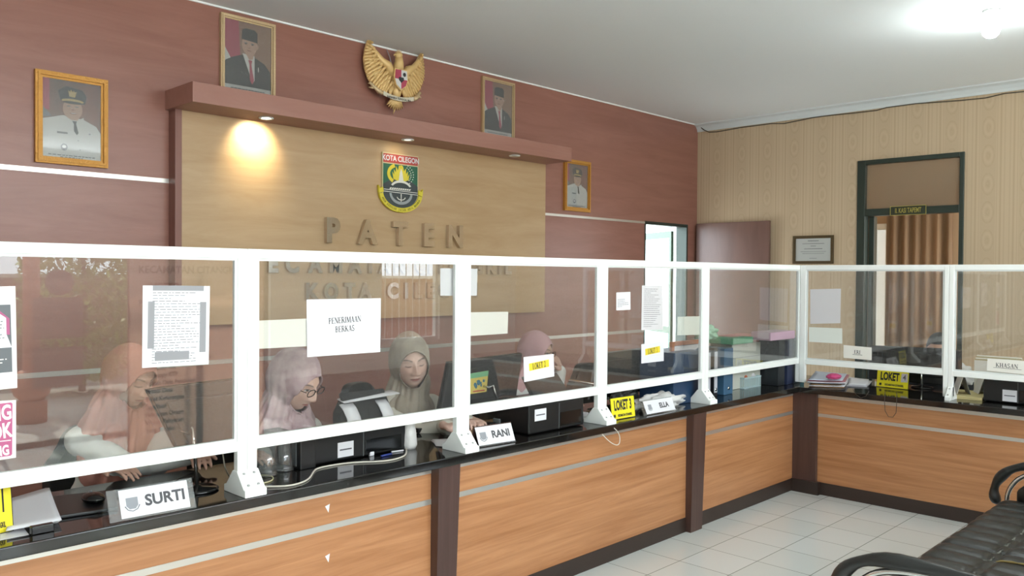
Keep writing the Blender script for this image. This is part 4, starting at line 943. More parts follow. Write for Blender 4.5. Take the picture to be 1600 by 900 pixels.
tag(MB().tube([AT(1332, 607, x=WXF-.004), AT(1337, 616, x=WXF-.005), AT(1345, 622, x=WXF-.005), AT(1353, 619, x=WXF-.005), AT(1358, 611, x=WXF-.004)], .0018, 6).build('cable', mat('cable_dark', '')), 'short dark cable loop over the edge left of the LOKET 4 sign', 'cable')

# crumpled white things
def lump(name, label, cat, c, r, mt, seed=0, amp=.25, fr=3.0, flat=True):
    b_ = MB(); b_.ball((0, 0, 0), (1, 1, 1), 36, 22); vs = []
    for v in b_.v:
        p = Vector(v); n_ = noise.noise(p*fr+Vector((seed, 0, 0)))*amp + noise.noise(p*fr*2.3+Vector((0, seed, 0)))*amp*.5
        q_ = p*(1+n_); q_ = Vector((q_.x*r[0], q_.y*r[1], q_.z*r[2]))
        if flat: q_.z = max(q_.z, -r[2]*.7)
        vs.append(tuple(q_))
    b_.v = vs; o = b_.build(name, mt); o.location = Vector(c)+Vector((0, 0, r[2]*.7)); return tag(o, label, cat)
M_bag = mat('thin_white_plastic', 'd8d8d6', .35, bump=(30, .5, (1, 1, 1)))
p = AT(645, 702, z=ZT); pc = thing('pen_pouch', 'small white plastic pouch holding pens beside the printer', 'pouch', (p.x, p.y+.03, ZT))
MB().lathe([(.032, 0), (.04, .02), (.036, .07), (.03, .11), (.034, .135)], seg=14).build('pouch', M_bag, pc)
for k, (dx_, c_) in enumerate(((-.012, '3c3f46'), (.006, '2b3f8c'), (.018, '9a3040'))): MB().tube([(dx_, .0, .02), (dx_*1.8, .01, .165)], .004, 8).build('pen', mat('pen_'+c_, c_, .4), pc)
p = AT(604, 711, z=ZT); tag(MB().tube([(p.x-.045, p.y-.02, ZT+.005), (p.x+.02, p.y-.01, ZT+.005)], .0045, 8).build('pen', mat('pen_2b3f8c', '')), 'blue pen lying in front of the printer', 'pen')
p = AT(620, 706, z=ZT); tag(MB().tube([(p.x-.03, p.y, ZT+.004), (p.x+.03, p.y-.01, ZT+.004)], .004, 8).build('pen', M_paper), 'short white pen lying in front of the printer', 'pen')
p = AT(580, 712, z=ZT); o = MB().box(-.012, .012, -.008, .008, 0, .02).build('plug', M_paper, bevel=.003); o.location = (p.x, p.y, ZT); tag(o, 'small white plug in front of the black printer', 'plug')
def papers(label, pts, n=3, cat='papers', z0=ZT, step=.0035, mt=None, name='loose_papers'):
    t = thing(name, label, cat, AT(*pts[0], z=z0))
    for k in range(n):
        P = [AT(a, b, z=z0)+Vector((random.uniform(-.02, .02), random.uniform(-.02, .02), 0)) for a, b in pts]; nn = 6; b_ = MB(); b_.smooth = True; vs = []; fs = []
        c1, c2 = random.uniform(.2, 1), random.uniform(0, .6)
        for i in range(nn+1):
            for j in range(nn+1):
                p_ = P[0].lerp(P[1], i/nn).lerp(P[3].lerp(P[2], i/nn), j/nn); vs.append((p_.x, p_.y, z0+k*step+.001+.008*c1*(i/nn-.4)**2+.006*c2*(j/nn)**2))
        for i in range(nn):
            for j in range(nn): q_ = i*(nn+1)+j; fs.append((q_, q_+1, q_+nn+2, q_+nn+1))
        b_.add(vs, fs); o_ = b_.build('sheet', mt[k % len(mt)] if mt else M_paper, t, True); md_ = o_.modifiers.new('s', 'SOLIDIFY'); md_.thickness = .0012
    return t
papers('few white papers lying beside the second screen foot', [(681, 697), (712, 699), (706, 686), (678, 688)], 2)
q = thing('small_box_set', 'small dark boxes and grey packs between the monitor and printer', 'boxes', AT(795, 676, z=ZT))
for (a, b_, hh, mt_) in ((770, 676, .05, M_black), (785, 672, .06, M_grey), (800, 670, .055, M_grey), (812, 668, .09, M_black)):
    p = AT(a, b_, z=ZT); MB().box(p.x-.022, p.x+.022, p.y, p.y+.05, ZT+.001, ZT+hh).build('pack', mt_, q, True, bevel=.003)
p = AT(760, 672, z=ZT); o = MB().box(-.22, .12, 0, .13, 0, .025).build('keyboard', M_black, bevel=.006); o.location = (p.x-.1, p.y+.17, ZT); tag(o, 'black keyboard below the monitor with the colourful sticker', 'keyboard')
p = AT(917, 655, z=ZT); o = MB().box(-.02, .03, -.01, .03, 0, .035).build('power_adapter', M_paper, bevel=.005); o.location = (p.x, p.y+.02, ZT); tag(o, 'white power adapter behind the third screen foot', 'adapter')
p = AT(1045, 636, z=ZT); lump('plastic_bag', 'crumpled grey-white plastic bag behind the ELLA name plate', 'bag', (p.x-.06, p.y+.03, ZT), (.24, .07, .05), M_bag, 3, .5, 2.2)
p = AT(985, 632, z=ZT); lump('plastic_bag', 'dark crumpled bag between the LOKET 3 sign and ELLA plate', 'bag', (p.x+.02, p.y+.06, ZT), (.10, .07, .065), mat('dark_plastic', '3a3a38', .35), 8, .45, 2.5)

# binders, boxes beside the corner
def upright(name, label, cat, px, py, w_, d, h, mt, yaw=0, spine=None, group=None, ring=False):
    p = AT(px, py, z=ZT); p = p if p.y > YS+.06 else AT(px, py, y=YS+.06); t = thing(name, label, cat, (p.x, p.y, ZT), yaw, group)
    MB().box(0, w_, 0, d, 0.001, h).build('cover', mt, t, bevel=.003)
    if spine: MB().box(w_*.12, w_*.88, -.0012, 0, h*.08, h*.92).build('spine_label', spine, t)
    if ring: MB().lathe([(.009, 0), (.012, .001), (.012, .002)], seg=14, T=Matrix.Translation((w_/2, -.002, h*.14)) @ Matrix.Rotation(PI/2, 4, 'X')).build('finger_ring', M_chrome, t)
    return t
mblue = mat('navy_binder', '1f3c5c', .45); mwb = mat('white_spine', 'c9ccd4', .5); mblk = mat('black_binder', '22262b', .45)
p = AT(1052, 634, z=ZT)
upright('box_file', 'navy blue box file behind the orange certificate frame', 'binder', 1052, 634, .33, .26, .33, mblue)
upright('ring_binder', 'ring binder with white spine next to the navy box file', 'binder', 1104, 622, .05, .27, .33, mblk, spine=mwb, ring=True)
upright('ring_binder', 'second white spined ring binder, left of the teal blue one', 'binder', 1115, 620, .05, .27, .33, mblk, spine=mwb, ring=True)
upright('ring_binder', 'wide steel blue ring binder under the green folder', 'binder', 1131, 618, .12, .27, .32, mat('steel_blue_binder', '3f6482', .4), ring=True)
# orange framed certificate leaning on the navy file
P = [AT(a, b, y=3.02) for a, b in ((1046, 534), (1103, 535), (1088, 640), (1054, 640))]
ft = thing('leaning_frame', 'orange wooden picture frame leaning against the navy box file', 'picture frame', (P[0].x, 3.02, ZT))
x0, z1 = P[0].x, P[0].z; x1 = P[1].x
b = MB(); 
for q in ((x0, x0+.03, ZT+.002, z1), (x1-.03, x1, ZT+.002, z1), (x0+.03, x1-.03, z1-.028, z1), (x0+.03, x1-.03, ZT+.002, ZT+.03)): b.box(q[0], q[1], 3.0, 3.02, q[2], q[3])
b.build('frame', mat('orange_wood_frame', 'b06a42', .4), ft, True, bevel=.002)
MB().prism([(x0+.03, ZT+.03), (x1-.03, ZT+.03), (x1-.03, z1-.028), (x0+.03, z1-.028)], 3.008, 3.013, 1).build('picture', mat('frame_picture', '4b6076', .3), ft, True)
MB().prism([(x0+.035, z1-.16), (x1-.06, z1-.032), (x0+.035, z1-.032)], 3.005, 3.0075, 1).build('paper_corner', mat('grey_white_paper', ''), ft, True)
lump('green_bag', 'mint green plastic bag resting on top of the blue binders', 'bag', AT(1104, 524, y=3.16)+Vector((0, 0, -.03)), (.10, .07, .055), mat('mint_plastic', '9fcbb2', .35), 5, .4, 2.4)
P = AT(1132, 541, y=3.05); o = MB().box(-.06, .23, -.04, .22, 0, .045).build('green_folder', mat('green_folder', '4f9a72', .45), bevel=.006); o.location = (P.x+.02, 3.0, ZT+.335); tag(o, 'green folder lying across the tops of the blue binders', 'folder')
cx = AT(1163, 612, z=ZT); wb = thing('carton', 'tall off-white carton behind the small basket', 'carton', (cx.x, cx.y+.1, ZT))
MB().box(0, .42, 0, .18, .001, .325).build('box', mat('offwhite_carton', 'c6c9be', .7), wb, bevel=.003); MB().box(.0, .42, -.001, .0, .225, .228).build('seam', M_grey, wb)
o = MB().box(0, .40, 0, .16, 0, .055).build('pink_box', mat('salmon_plastic', 'c98f8c', .5), bevel=.008); o.location = (cx.x+.02, cx.y+.11, ZT+.328); tag(o, 'flat salmon pink box on top of the off-white carton', 'box')
bs_ = AT(1163, 608, z=ZT); bk = thing('plastic_basket', 'small pale blue slatted plastic basket in front of the carton', 'basket', (bs_.x, bs_.y, ZT))
W, D, Hh = .24, .11, .075; b = MB()
for k in range(17): x = k*W/16; b.box(x-.0022, x+.0022, -.002, .002, .004, Hh); b.box(x-.0022, x+.0022, D-.002, D+.002, .004, Hh)
for k in range(1, 8): y = k*D/8; b.box(-.002, .002, y-.003, y+.003, .004, Hh); b.box(W-.002, W+.002, y-.003, y+.003, .004, Hh)
b.box(-.004, W+.004, -.004, .004, Hh-.004, Hh+.006); b.box(-.004, W+.004, D-.004, D+.004, Hh-.004, Hh+.006); b.box(-.004, .004, 0, D, Hh-.004, Hh+.006); b.box(W-.004, W+.004, 0, D, Hh-.004, Hh+.006); b.box(-.003, W+.003, -.003, D+.003, .001, .006)
b.build('slatted_tub', mat('pale_blue_plastic', 'b8cfd2', .4), bk)
o = MB().ball((0, 0, 0), (.03, .028, .02)).build('orange_pad', mat('orange_pad', 'b5603c', .5)); o.location = (bs_.x+.08, bs_.y+.05, ZT+.077); tag(o, 'small orange-red pad in the basket', 'pad')
o = MB().ball((0, 0, 0), (.035, .03, .025)).build('tissue', M_paper); o.location = (bs_.x+.19, bs_.y+.05, ZT+.078); tag(o, 'white tissue bundle in the right end of the basket', 'tissue')
upright('ring_binder', 'black binder standing under the lilac box near the corner', 'binder', 1216, 609, .1, .16, .35, mblk, group=None)
upright('ring_binder', 'dark navy binder between the black binder and the corner post', 'binder', 1230, 607, .11, .16, .35, mat('dark_navy_binder', '2c3550', .45))
upright('ring_binder', 'grey binder just behind the corner post', 'binder', 1241, 604, .1, .16, .33, mat('grey_binder', '6f7a7e', .45), spine=mwb)
p = AT(1216, 609, z=ZT); o = MB().box(-.05, .33, 0, .16, 0, .06).build('lilac_box', mat('lilac_plastic', 'b294a4', .5), bevel=.006); o.location = (p.x-.01, p.y+.03, ZT+.353); tag(o, 'flat lilac box on top of the dark binders at the corner', 'box')
# teal files right of the corner post
p = AT(1262, 590, z=ZT); t = thing('ring_binder', 'teal blue binder standing right of the corner post', 'binder', (6.42, 3.02, ZT))
MB().box(0, .08, 0, .25, .001, .33).build('cover', mat('teal_binder', '3f7580', .45), t, bevel=.003)
o = papers('uneven pile of papers and folders right of the corner post', [(1262, 604), (1318, 606), (1326, 594), (1275, 590)], 7, step=.008, mt=[mat('brown_folder', 'a07e5a', .6), M_paper, mat('brown_folder', ''), M_inkgrey, M_paper, mat('pinkish_sheet', 'a87078', .6), mat('bluish_paper', 'c2cad8', .7)], name='paper_pile')
p = AT(1303, 590, z=ZT+.07); lump('pink_pouch', 'bright pink pouch on top of the paper pile by the corner', 'pouch', (p.x, p.y, ZT+.062), (.07, .05, .022), mat('bright_pink', 'c8487c', .5), 2, .2)
papers('white sheets lying left of the LOKET 4 sign', [(1322, 603), (1358, 605), (1361, 596), (1330, 592)], 3, step=.006)
# right wing: calendars, bag, notebook
for k, (px, py, lab) in enumerate(((1506, 621, 'grey tent calendar standing right of the white post'), (1520, 623, 'second tent calendar leaning beside the first on the right wing'))):
    p = AT(px, py, z=ZT); t = thing('tent_calendar', lab, 'calendar', (p.x+.14*k, p.y-.04*k, ZT), .5)
    MB().prism([(-.05, .0), (-.047, .0), (.002, .16), (-.001, .16)], 0, .14, 0).build('front_leaf', mat('calendar_grey', '9a9ea0', .5), t)
    MB().prism([(.05, .0), (.047, .0), (-.002, .16), (.001, .16)], 0, .14, 0).build('back_leaf', M_paper2, t)
p = AT(1495, 608, z=ZT); lump('plastic_bag', 'crumpled white plastic bag right of the white post on the right wing', 'bag', (p.x+.1, p.y+.02, ZT+.03), (.09, .1, .085), M_bag, 12, .4, 2.4)
o = flat_poly('envelope', 'yellowish envelope under the white bag on the right wing', 'envelope', [(1487, 618), (1535, 622), (1545, 612), (1495, 608)], ZT, .02, mat('manila', 'b8aa78', .7), bevel=.002)
p = AT(1520, 575, x=6.5); o = MB().box(-.06, .06, -.17, .15, -.01, .012).build('stacked_folder', mat('olive_folder', 'a39a70', .6), bevel=.003); o.location = (6.62, 1.72, 1.04); 
bpy.data.objects.remove(o)
fs_ = thing('folder_stack', 'leaning bundle of buff folders behind the calendars on the right wing', 'folders', (6.46, 1.60, ZT))
for k in range(5): MB().box(.015*k, .015*k+.01, -.12, .16, .001, .24+.008*k).build('folder', mat('olive_folder', 'a39a70', .6) if k % 2 else M_paper2, fs_, bevel=.002)

# ================================================================== BENCH
BX0, BX1, BYF, BYB, SZ = 3.02, 5.10, 1.25, .60, .43
bn = thing('tandem_bench', 'worn black leather bench with tufted seat and chrome armrests', 'bench', ((BX0+BX1)/2, .95, 0))
nx, ny = 150, 64; vs = []; fs = []
def seat_h(x, y):
    u = (x-BX0)/(BX1-BX0); v = (BYF-y)/(BYF-BYB)
    # rolls running front to back, pinched by two cross seams
    a = abs(math.sin(PI*u*16)); hgt = .016*(a**.38)
    for sv in (.36, .42, .74, .80): hgt *= 1-.75*math.exp(-((v-sv)/.018)**2)
    w_ = .006*noise.noise(Vector((x*6, y*6, 1)))
    edge = min(1, v/.10); rnd_ = -.05*(1-math.sqrt(max(0, 1-(1-edge)**2)))
    return SZ-.03+hgt+w_+rnd_
for i in range(nx+1):
    for j in range(ny+1):
        x = BX0+.05+(BX1-BX0-.10)*i/nx; y = BYF-(BYF-BYB)*j/ny+ .010*math.sin(x*22)*(1-j/ny); vs.append((x, y, seat_h(x, y)))
for i in range(nx):
    for j in range(ny): q = i*(ny+1)+j; fs.append((q, q+1, q+ny+2, q+ny+1))
n0 = len(vs)
b = MB(); b.smooth = True; b.add(vs, fs)
# skirt and underside
rim = [i*(ny+1) for i in range(nx+1)]; vs2 = [(vs[r][0], vs[r][1]+.004, SZ-.13) for r in rim]; base = len(b.v); b.v += vs2
for i in range(nx): b.f.append([rim[i], rim[i+1], base+i+1, base+i]); b.mi.append(0); b.sm.append(True)
b.smooth = False; b.box(BX0+.05, BX1-.05, BYB, BYF-.012, SZ-.135, SZ-.075)
b.build('seat', M_leather, bn, True)
mw1 = mat('worn_pale_leather', 'b0b1a6', .6, bump=(40, .4, (1, 1, 1)), var=(60, '2b2d2b', (1, 1, 1)))
def wear(x0, y0, x1, y1, r=.0035):
    n_ = 10; P = []
    for i in range(n_+1):
        x = x0+(x1-x0)*i/n_; y = y0+(y1-y0)*i/n_; P.append((x+random.uniform(-.002, .002), y+random.uniform(-.003, .003), seat_h(x, y)+.0005))
    MB().tube(P, [r*random.uniform(.4, 1.2) for _ in P], 5).build('worn_seam', mw1, bn, True)
for sv in (.39, .77):
    for k in range(3, 15, 1):
        if random.random() < .8: wear(BX0+(BX1-BX0)*k/16-.03, BYF-(BYF-BYB)*sv, BX0+(BX1-BX0)*k/16+.035, BYF-(BYF-BYB)*(sv+random.uniform(-.015, .015)), .005)
for k in (4, 5, 6, 7, 8, 9, 10, 11): wear(BX0+(BX1-BX0)*k/16, BYF-(BYF-BYB)*(.08 if k > 6 else .3), BX0+(BX1-BX0)*k/16, BYF-(BYF-BYB)*.7, .0034)
P = [(BX0+(BX1-BX0)*.44+.002*i, BYF-(BYF-BYB)*(.42+.03*i), 0) for i in range(9)]
MB().tube([(x, y, seat_h(x, y)+.001) for x, y, _ in P], [.003, .006, .005, .007, .004, .006, .004, .005, .002], 5).build('foam_tear', mat('yellow_foam', 'a8935a', .8), bn, True)
MB().ball((BX0+.075, BYF-.015, SZ-.012), (.02, .012, .006)).build('foam_tear', mat('yellow_foam', ''), bn, True)
# backrest (faces the counter)
b = MB(); vs = []; fs = []; nz_ = 24
for i in range(nx+1):
    for j in range(nz_+1):
        x = BX0+.05+(BX1-BX0-.10)*i/nx; v = j/nz_; zz = SZ+.02+.40*v; a = abs(math.sin(PI*(i/nx)*16)); vs.append((x, BYB-.02-.10*v+.02*a**.6*math.sin(PI*min(1, v*1.02)), zz))
for i in range(nx):
    for j in range(nz_): q = i*(nz_+1)+j; fs.append((q, q+1, q+nz_+2, q+nz_+1))
b.smooth = True; b.add(vs, fs); o = b.build('backrest', M_leather, bn, True); md = o.modifiers.new('s', 'SOLIDIFY'); md.thickness = .06; md.offset = 1
for s, ax in ((0, BX0), (1, BX1)):
    at = .60
    hoop = [(ax, BYF-.05, .02), (ax, BYF-.05, .30), (ax, BYF-.03, .40), (ax, BYF-.04, .46), (ax, BYF-.09, .535), (ax, BYF-.18, .575), (ax, BYF-.35, .585), (ax, BYB+.02, .57), (ax, BYB-.06, .52), (ax, BYB-.08, .40), (ax, BYB-.08, .02)]
    c = bpy.data.curves.new('c', 'CURVE'); c.dimensions = '3D'; sp2 = c.splines.new('NURBS'); sp2.points.add(len(hoop)-1); sp2.use_endpoint_u = True; sp2.order_u = 3
    for i, p_ in enumerate(hoop): sp2.points[i].co = (*p_, 1)
    c.bevel_depth = .0125; c.bevel_resolution = 3; c.resolution_u = 6
    oo = bpy.data.objects.new('tmp', c); COL.objects.link(oo); me = evalmesh(oo, 'armrest_hoop'); bpy.data.objects.remove(oo); me.materials.clear(); me.materials.append(M_chrome)
    for f in me.polygons: f.use_smooth = True
    hp = link('armrest_hoop', me, bn, True)
    pad = MB(); pad.smooth = True
    Q = [(ax, BYF+.01, .37), (ax, BYF+.035, .42), (ax, BYF+.02, .495), (ax, BYF-.04, .567), (ax, BYF-.14, .607), (ax, BYF-.35, .612), (ax, BYB, .585)]
    pp_ = []
    for i in range(len(Q)-1):
        for k in range(4): pp_.append(Vector(Q[i]).lerp(Vector(Q[i+1]), k/4))
    pp_.append(Vector(Q[-1]))
    for it in range(3): pp_ = [pp_[0]]+[(pp_[i-1]+pp_[i]*2+pp_[i+1])/4 for i in range(1, len(pp_)-1)]+[pp_[-1]]
    pad.tube(pp_, [.012]+[.024+.004*math.sin(i*.9) for i in range(len(pp_)-2)]+[.02], 12, T=Matrix.Translation((ax, 0, 0)) @ Matrix.Diagonal((1.35, 1, 1, 1)) @ Matrix.Translation((-ax, 0, 0)))
    pad.build('armrest_pad', M_leather, bn, True)
    # padded side panel inside the hoop
    sd = MB(); sd.smooth = True
    sd.prism([(BYF-.08, SZ-.04), (BYF-.08, .46), (BYF-.13, .51), (BYF-.22, .545), (BYB+.03, .545), (BYB-.03, .50), (BYB-.03, SZ-.04)], ax-.02, ax+.02, 0)
    sd.smooth = False; sd.build('side_panel', M_leather, bn, True, bevel=.015, bseg=3)
b = MB(); b.box(BX0, BX1, BYF-.2, BYF-.16, SZ-.17, SZ-.136); b.box(BX0, BX1, BYB+.1, BYB+.14, SZ-.17, SZ-.136); b.build('frame_rail', M_chrome, bn, True)
# ================================================================== OFFICE CHAIRS AND PEOPLE
def flat_smooth(me_):
    n_ = len(me_.polygons); me_.polygons.foreach_set('use_smooth', [True]*n_); me_.polygons.foreach_set('material_index', [0]*n_); me_.update()
def office_chair(label):
    t = thing('office_chair', label, 'chair', (0, 0, 0), group=None)
    b_ = MB(); b_.smooth = True
    b_.ball((0, 0, .46), (.25, .25, .05), 28, 12); b_.build('seat', M_leather, t)
    n = 24; vs = []; fs = []
    for i in range(n+1):
        for j in range(n+1):
            u = -1+2*i/n; v = j/n; hw = .235*(1-.10*v-.22*max(0, v-.7)/.3*(abs(u)**2)); z_ = .56+.50*v-.10*(abs(u)**3)*max(0, v-.45)/.55
            vs.append((u*hw, -.22+.05*u*u-.05*v-.03*math.sin(PI*v), z_))
    for i in range(n):
        for j in range(n): q = i*(n+1)+j; fs.append((q, q+1, q+n+2, q+n+1))
    q = MB(); q.smooth = True; q.add(vs, fs); o = q.build('backrest', M_leather, t); m_ = o.modifiers.new('s', 'SOLIDIFY'); m_.thickness = .05; m_.offset = -1
    m_ = o.modifiers.new('b', 'BEVEL'); m_.width = .015; m_.segments = 3; m_.limit_method = 'ANGLE'
    MB().tube([(0, -.05, .42), (0, -.24, .43), (0, -.29, .50), (0, -.27, .66)], .018, 8).build('back_support', M_black, t)
    MB().lathe([(.03, .10), (.03, .22), (.02, .23), (.02, .42), (.09, .43)], seg=16).build('gas_lift', M_black, t)
    for k in range(5):
        a = 2*PI*k/5+.3; MB().tube([(.02*math.cos(a), .02*math.sin(a), .12), (.16*math.cos(a), .16*math.sin(a), .10), (.29*math.cos(a), .29*math.sin(a), .07)], [.024, .02, .015], 8).build('leg', M_black, t)
        T = Matrix.Translation((.29*math.cos(a), .29*math.sin(a), .03)) @ Matrix.Rotation(a, 4, 'Z') @ Matrix.Rotation(PI/2, 4, 'X')
        MB().lathe([(.005, -.022), (.03, -.022), (.03, .022), (.005, .022)], seg=14, T=T).build('castor', M_blackgloss, t)
    for s in (-1, 1):
        MB().tube([(s*.24, -.02, .45), (s*.29, -.02, .50), (s*.29, -.02, .64)], .013, 8).build('arm_support', M_black, t)
        MB().tube([(s*.29, -.14, .655), (s*.29, -.02, .66), (s*.29, .11, .655)], [.02, .024, .02], 10).build('armrest', M_black, t)
    return t

def voxel(mb, vox, smooth=2, name='v', keep=None):
    o = bpy.data.objects.new('tmp', mb.mesh('tmp', M_white)); COL.objects.link(o)
    r = o.modifiers.new('r', 'REMESH'); r.mode = 'VOXEL'; r.voxel_size = vox; r.use_smooth_shade = True
    if smooth: s_ = o.modifiers.new('s', 'SMOOTH'); s_.iterations = smooth; s_.factor = .5
    me = evalmesh(o, name); bpy.data.objects.remove(o); return me
def cap(b_, p0, r0, p1, r1, n=1):
    p0, p1 = Vector(p0), Vector(p1); b_.ball(p0, r0, 14, 10); b_.ball(p1, r1, 14, 10); b_.tube([p0, p1], [r0, r1], 14); return b_
def smooth_step(a, b_, x): t = min(1, max(0, (x-a)/(b_-a))); return t*t*(3-2*t)
g2 = lambda x, s: math.exp(-(x/s)**2)
def head_mesh(skin, eyes, brow, lip, hair=None, female=True):
    """head centred on the origin, facing +y; returns verts, faces, colours"""
    NU, NV = 132, 116; vs = []; cs = []
    sk, lp, bw, wh, dk, bl = [np.array(lin(c)[:3]) for c in (skin, lip, brow, 'ded8d4', '241a18', 'b8705f')]
    hr = np.array(lin(hair)[:3]) if hair else None
    for j in range(NV+1):
        th = PI*j/NV; th = th-.10*math.sin(2*th)*0
        for i in range(NU):
            w_ = 2*PI*i/NU; ph = w_-.55*math.sin(w_)  # denser at the front
            ph = w_ + .0; ph = PI*(w_/PI)  if False else w_
            s = 1 if w_ <= PI else -1; a = w_ if w_ <= PI else 2*PI-w_; a2 = PI*(a/PI)**1.5; ph = s*a2
            zc = math.cos(th); st = math.sin(th)
            z_ = .118*zc; low = max(0, -zc)
            sx = .081*(1-.24*low**2.0); sy = .098*(1-.12*low**2)
            x = sx*st*math.sin(ph); y = sy*st*math.cos(ph)
            if y > 0: y *= 1-.10*(abs(x)/.081)**2
            if y < 0: y *= 1.0; z_ += .008*max(0, -y/.098)
            fr = max(0, math.cos(ph))*st; f = smooth_step(.25, .6, fr)
            d = 0
            d += .0045*g2(z_-.034, .012)*g2(abs(x)-.028, .024)            # brow
            d -= .0085*g2(z_-.012, .014)*g2(abs(x)-.031, .019)            # socket
            d += .0045*g2(z_-.010, .0085)*g2(abs(x)-.031, .015)           # lid
            d += .005*g2(z_+.022, .018)*g2(abs(x)-.036, .018)             # cheek
            nl = smooth_step(.026, -.024, z_)*smooth_step(-.044, -.030, z_)
            nw = .0085+.0075*smooth_step(.0, -.03, z_)
            d += (.004+.019*smooth_step(.03, -.026, z_))*smooth_step(-.040, -.030, z_)*smooth_step(.04, .015, z_)*g2(x, nw)
            d += .006*g2(z_+.030, .008)*g2(abs(x)-.0135, .007)            # nostril wings
            d += .0068*g2(z_+.0505, .006)*g2(x, .020)+.0078*g2(z_+.0615, .0065)*g2(x, .018)-.003*g2(z_+.0558, .0022)*g2(x, .022)
            d -= .003*g2(z_+.073, .006)*g2(x, .018); d += .007*g2(z_+.090, .016)*g2(x, .022)
            y += d*f
            if not f: y += 0
            c = sk.copy(); c = c*(1-.10*f*(g2(z_-.012, .014)*g2(abs(x)-.031, .022))); c = c*(1-.12*g2(z_+.022, .016)*g2(abs(x)-.04, .016)*f)+bl*.12*g2(z_+.022, .016)*g2(abs(x)-.04, .016)*f
            if f > .3:
                ax = abs(x); by = .030+.006*math.sin(min(1, max(0, (ax-.014)/.034))*PI*.8)
                k = smooth_step(.0045, .0015, abs(z_-by))*smooth_step(.010, .016, ax)*smooth_step(.052, .044, ax); c = c*(1-.8*k)+bw*.8*k
                ex = (ax-.031)/.0145
                if abs(ex) < 1.1:
                    if eyes == 'closed':
                        ly = .008-.0035*(1-ex*ex); k = smooth_step(.0028, .0008, abs(z_-ly))*smooth_step(1.1, .8, abs(ex)); c = c*(1-.9*k)+dk*.9*k
                    else:
                        up, dn = .012+.0048*(1-ex*ex)-.001, .012-.0042*(1-ex*ex)
                        if dn < z_ < up: c = wh.copy() if (x-(.031 if x > 0 else -.031))**2+(z_-.0115)**2 > .0052**2 else dk.copy()
                        k = smooth_step(.0026, .0008, abs(z_-up))*smooth_step(1.1, .8, abs(ex)); c = c*(1-.9*k)+dk*.9*k
                mz = .0558; mw__ = .024
                lu = .0055*(1-(x/mw__)**2)*(1 if abs(x) > .004 else .85); ld = .0078*(1-(x/mw__)**2)
                if abs(x) < mw__ and -mz-ld < z_ < -mz+lu: c = lp*.85+c*.15
                if abs(x) < mw__ and abs(z_+mz) < .0011: c = c*.45
                k = g2(abs(x)-.0085, .0035)*g2(z_+.0385, .0022); c = c*(1-.7*k)+dk*.7*k  # dark nostril shade painted into the skin colour
            if hr is not None:
                hl = .062-.35*max(0, abs(x)-.045) if y > 0 else -.05
                if z_ > hl or (y < .03 and z_ > -.05): c = hr; 
            vs.append((x, y, z_)); cs.append((*c, 1))
    fs = []
    for j in range(NV):
        for i in range(NU):
            a = j*NU+i; b_ = j*NU+(i+1) % NU; fs.append((a, b_, b_+NU, a+NU))
    return vs, fs, cs
def skinmat():
    if 'skin' in MATS: return MATS['skin']
    m = mat('skin', 'c9a18b', .5); nt = m.node_tree; at = nt.nodes.new('ShaderNodeVertexColor'); at.layer_name = 'Col'
    nt.links.new(at.outputs['Color'], nt.nodes['Principled BSDF'].inputs['Base Color']); return m
def hand(b_, wrist, dirv, palm_n, side, curl=.5):
    """five fingers from a palm; dirv forward, palm_n out of the back of the hand"""
    d = Vector(dirv).normalized(); n = Vector(palm_n); n = (n-d*n.dot(d)).normalized(); s_ = d.cross(n)*side
    W = Vector(wrist); pc = W+d*.045
    for k in range(5): o = (k-2)*.017; b_.ball(W+d*.03+s_*o*.8, .0145, 10, 8); b_.ball(W+d*.058+s_*o, .0135, 10, 8); b_.tube([W+s_*o*.5, W+d*.03+s_*o*.8, W+d*.068+s_*o], [.017, .014, .012], 10)
    for k, (o, L_) in enumerate(((-.031, .85), (-.0105, 1.0), (.0105, .95), (.031, .76))):
        p = W+d*.072+s_*o; ang = 0; dd = (d+s_*o*1.5).normalized()
        for q, l_ in enumerate((.040, .026, .020)):
            ang += curl*(.5, .8, .6)[q]; v = dd*math.cos(ang)-n*math.sin(ang); e = p+v*l_*L_; cap(b_, p, .0086-.0008*q, e, .0082-.0009*q); p = e
    p = W+d*.02-s_*.030; q1 = p+(d*.65-s_*.75).normalized()*.034-n*.008; q2 = q1+(d*.95-s_*.25).normalized()*.028-n*.006; cap(b_, p, .013, q1, .0105); cap(b_, q1, .0105, q2, .0085)
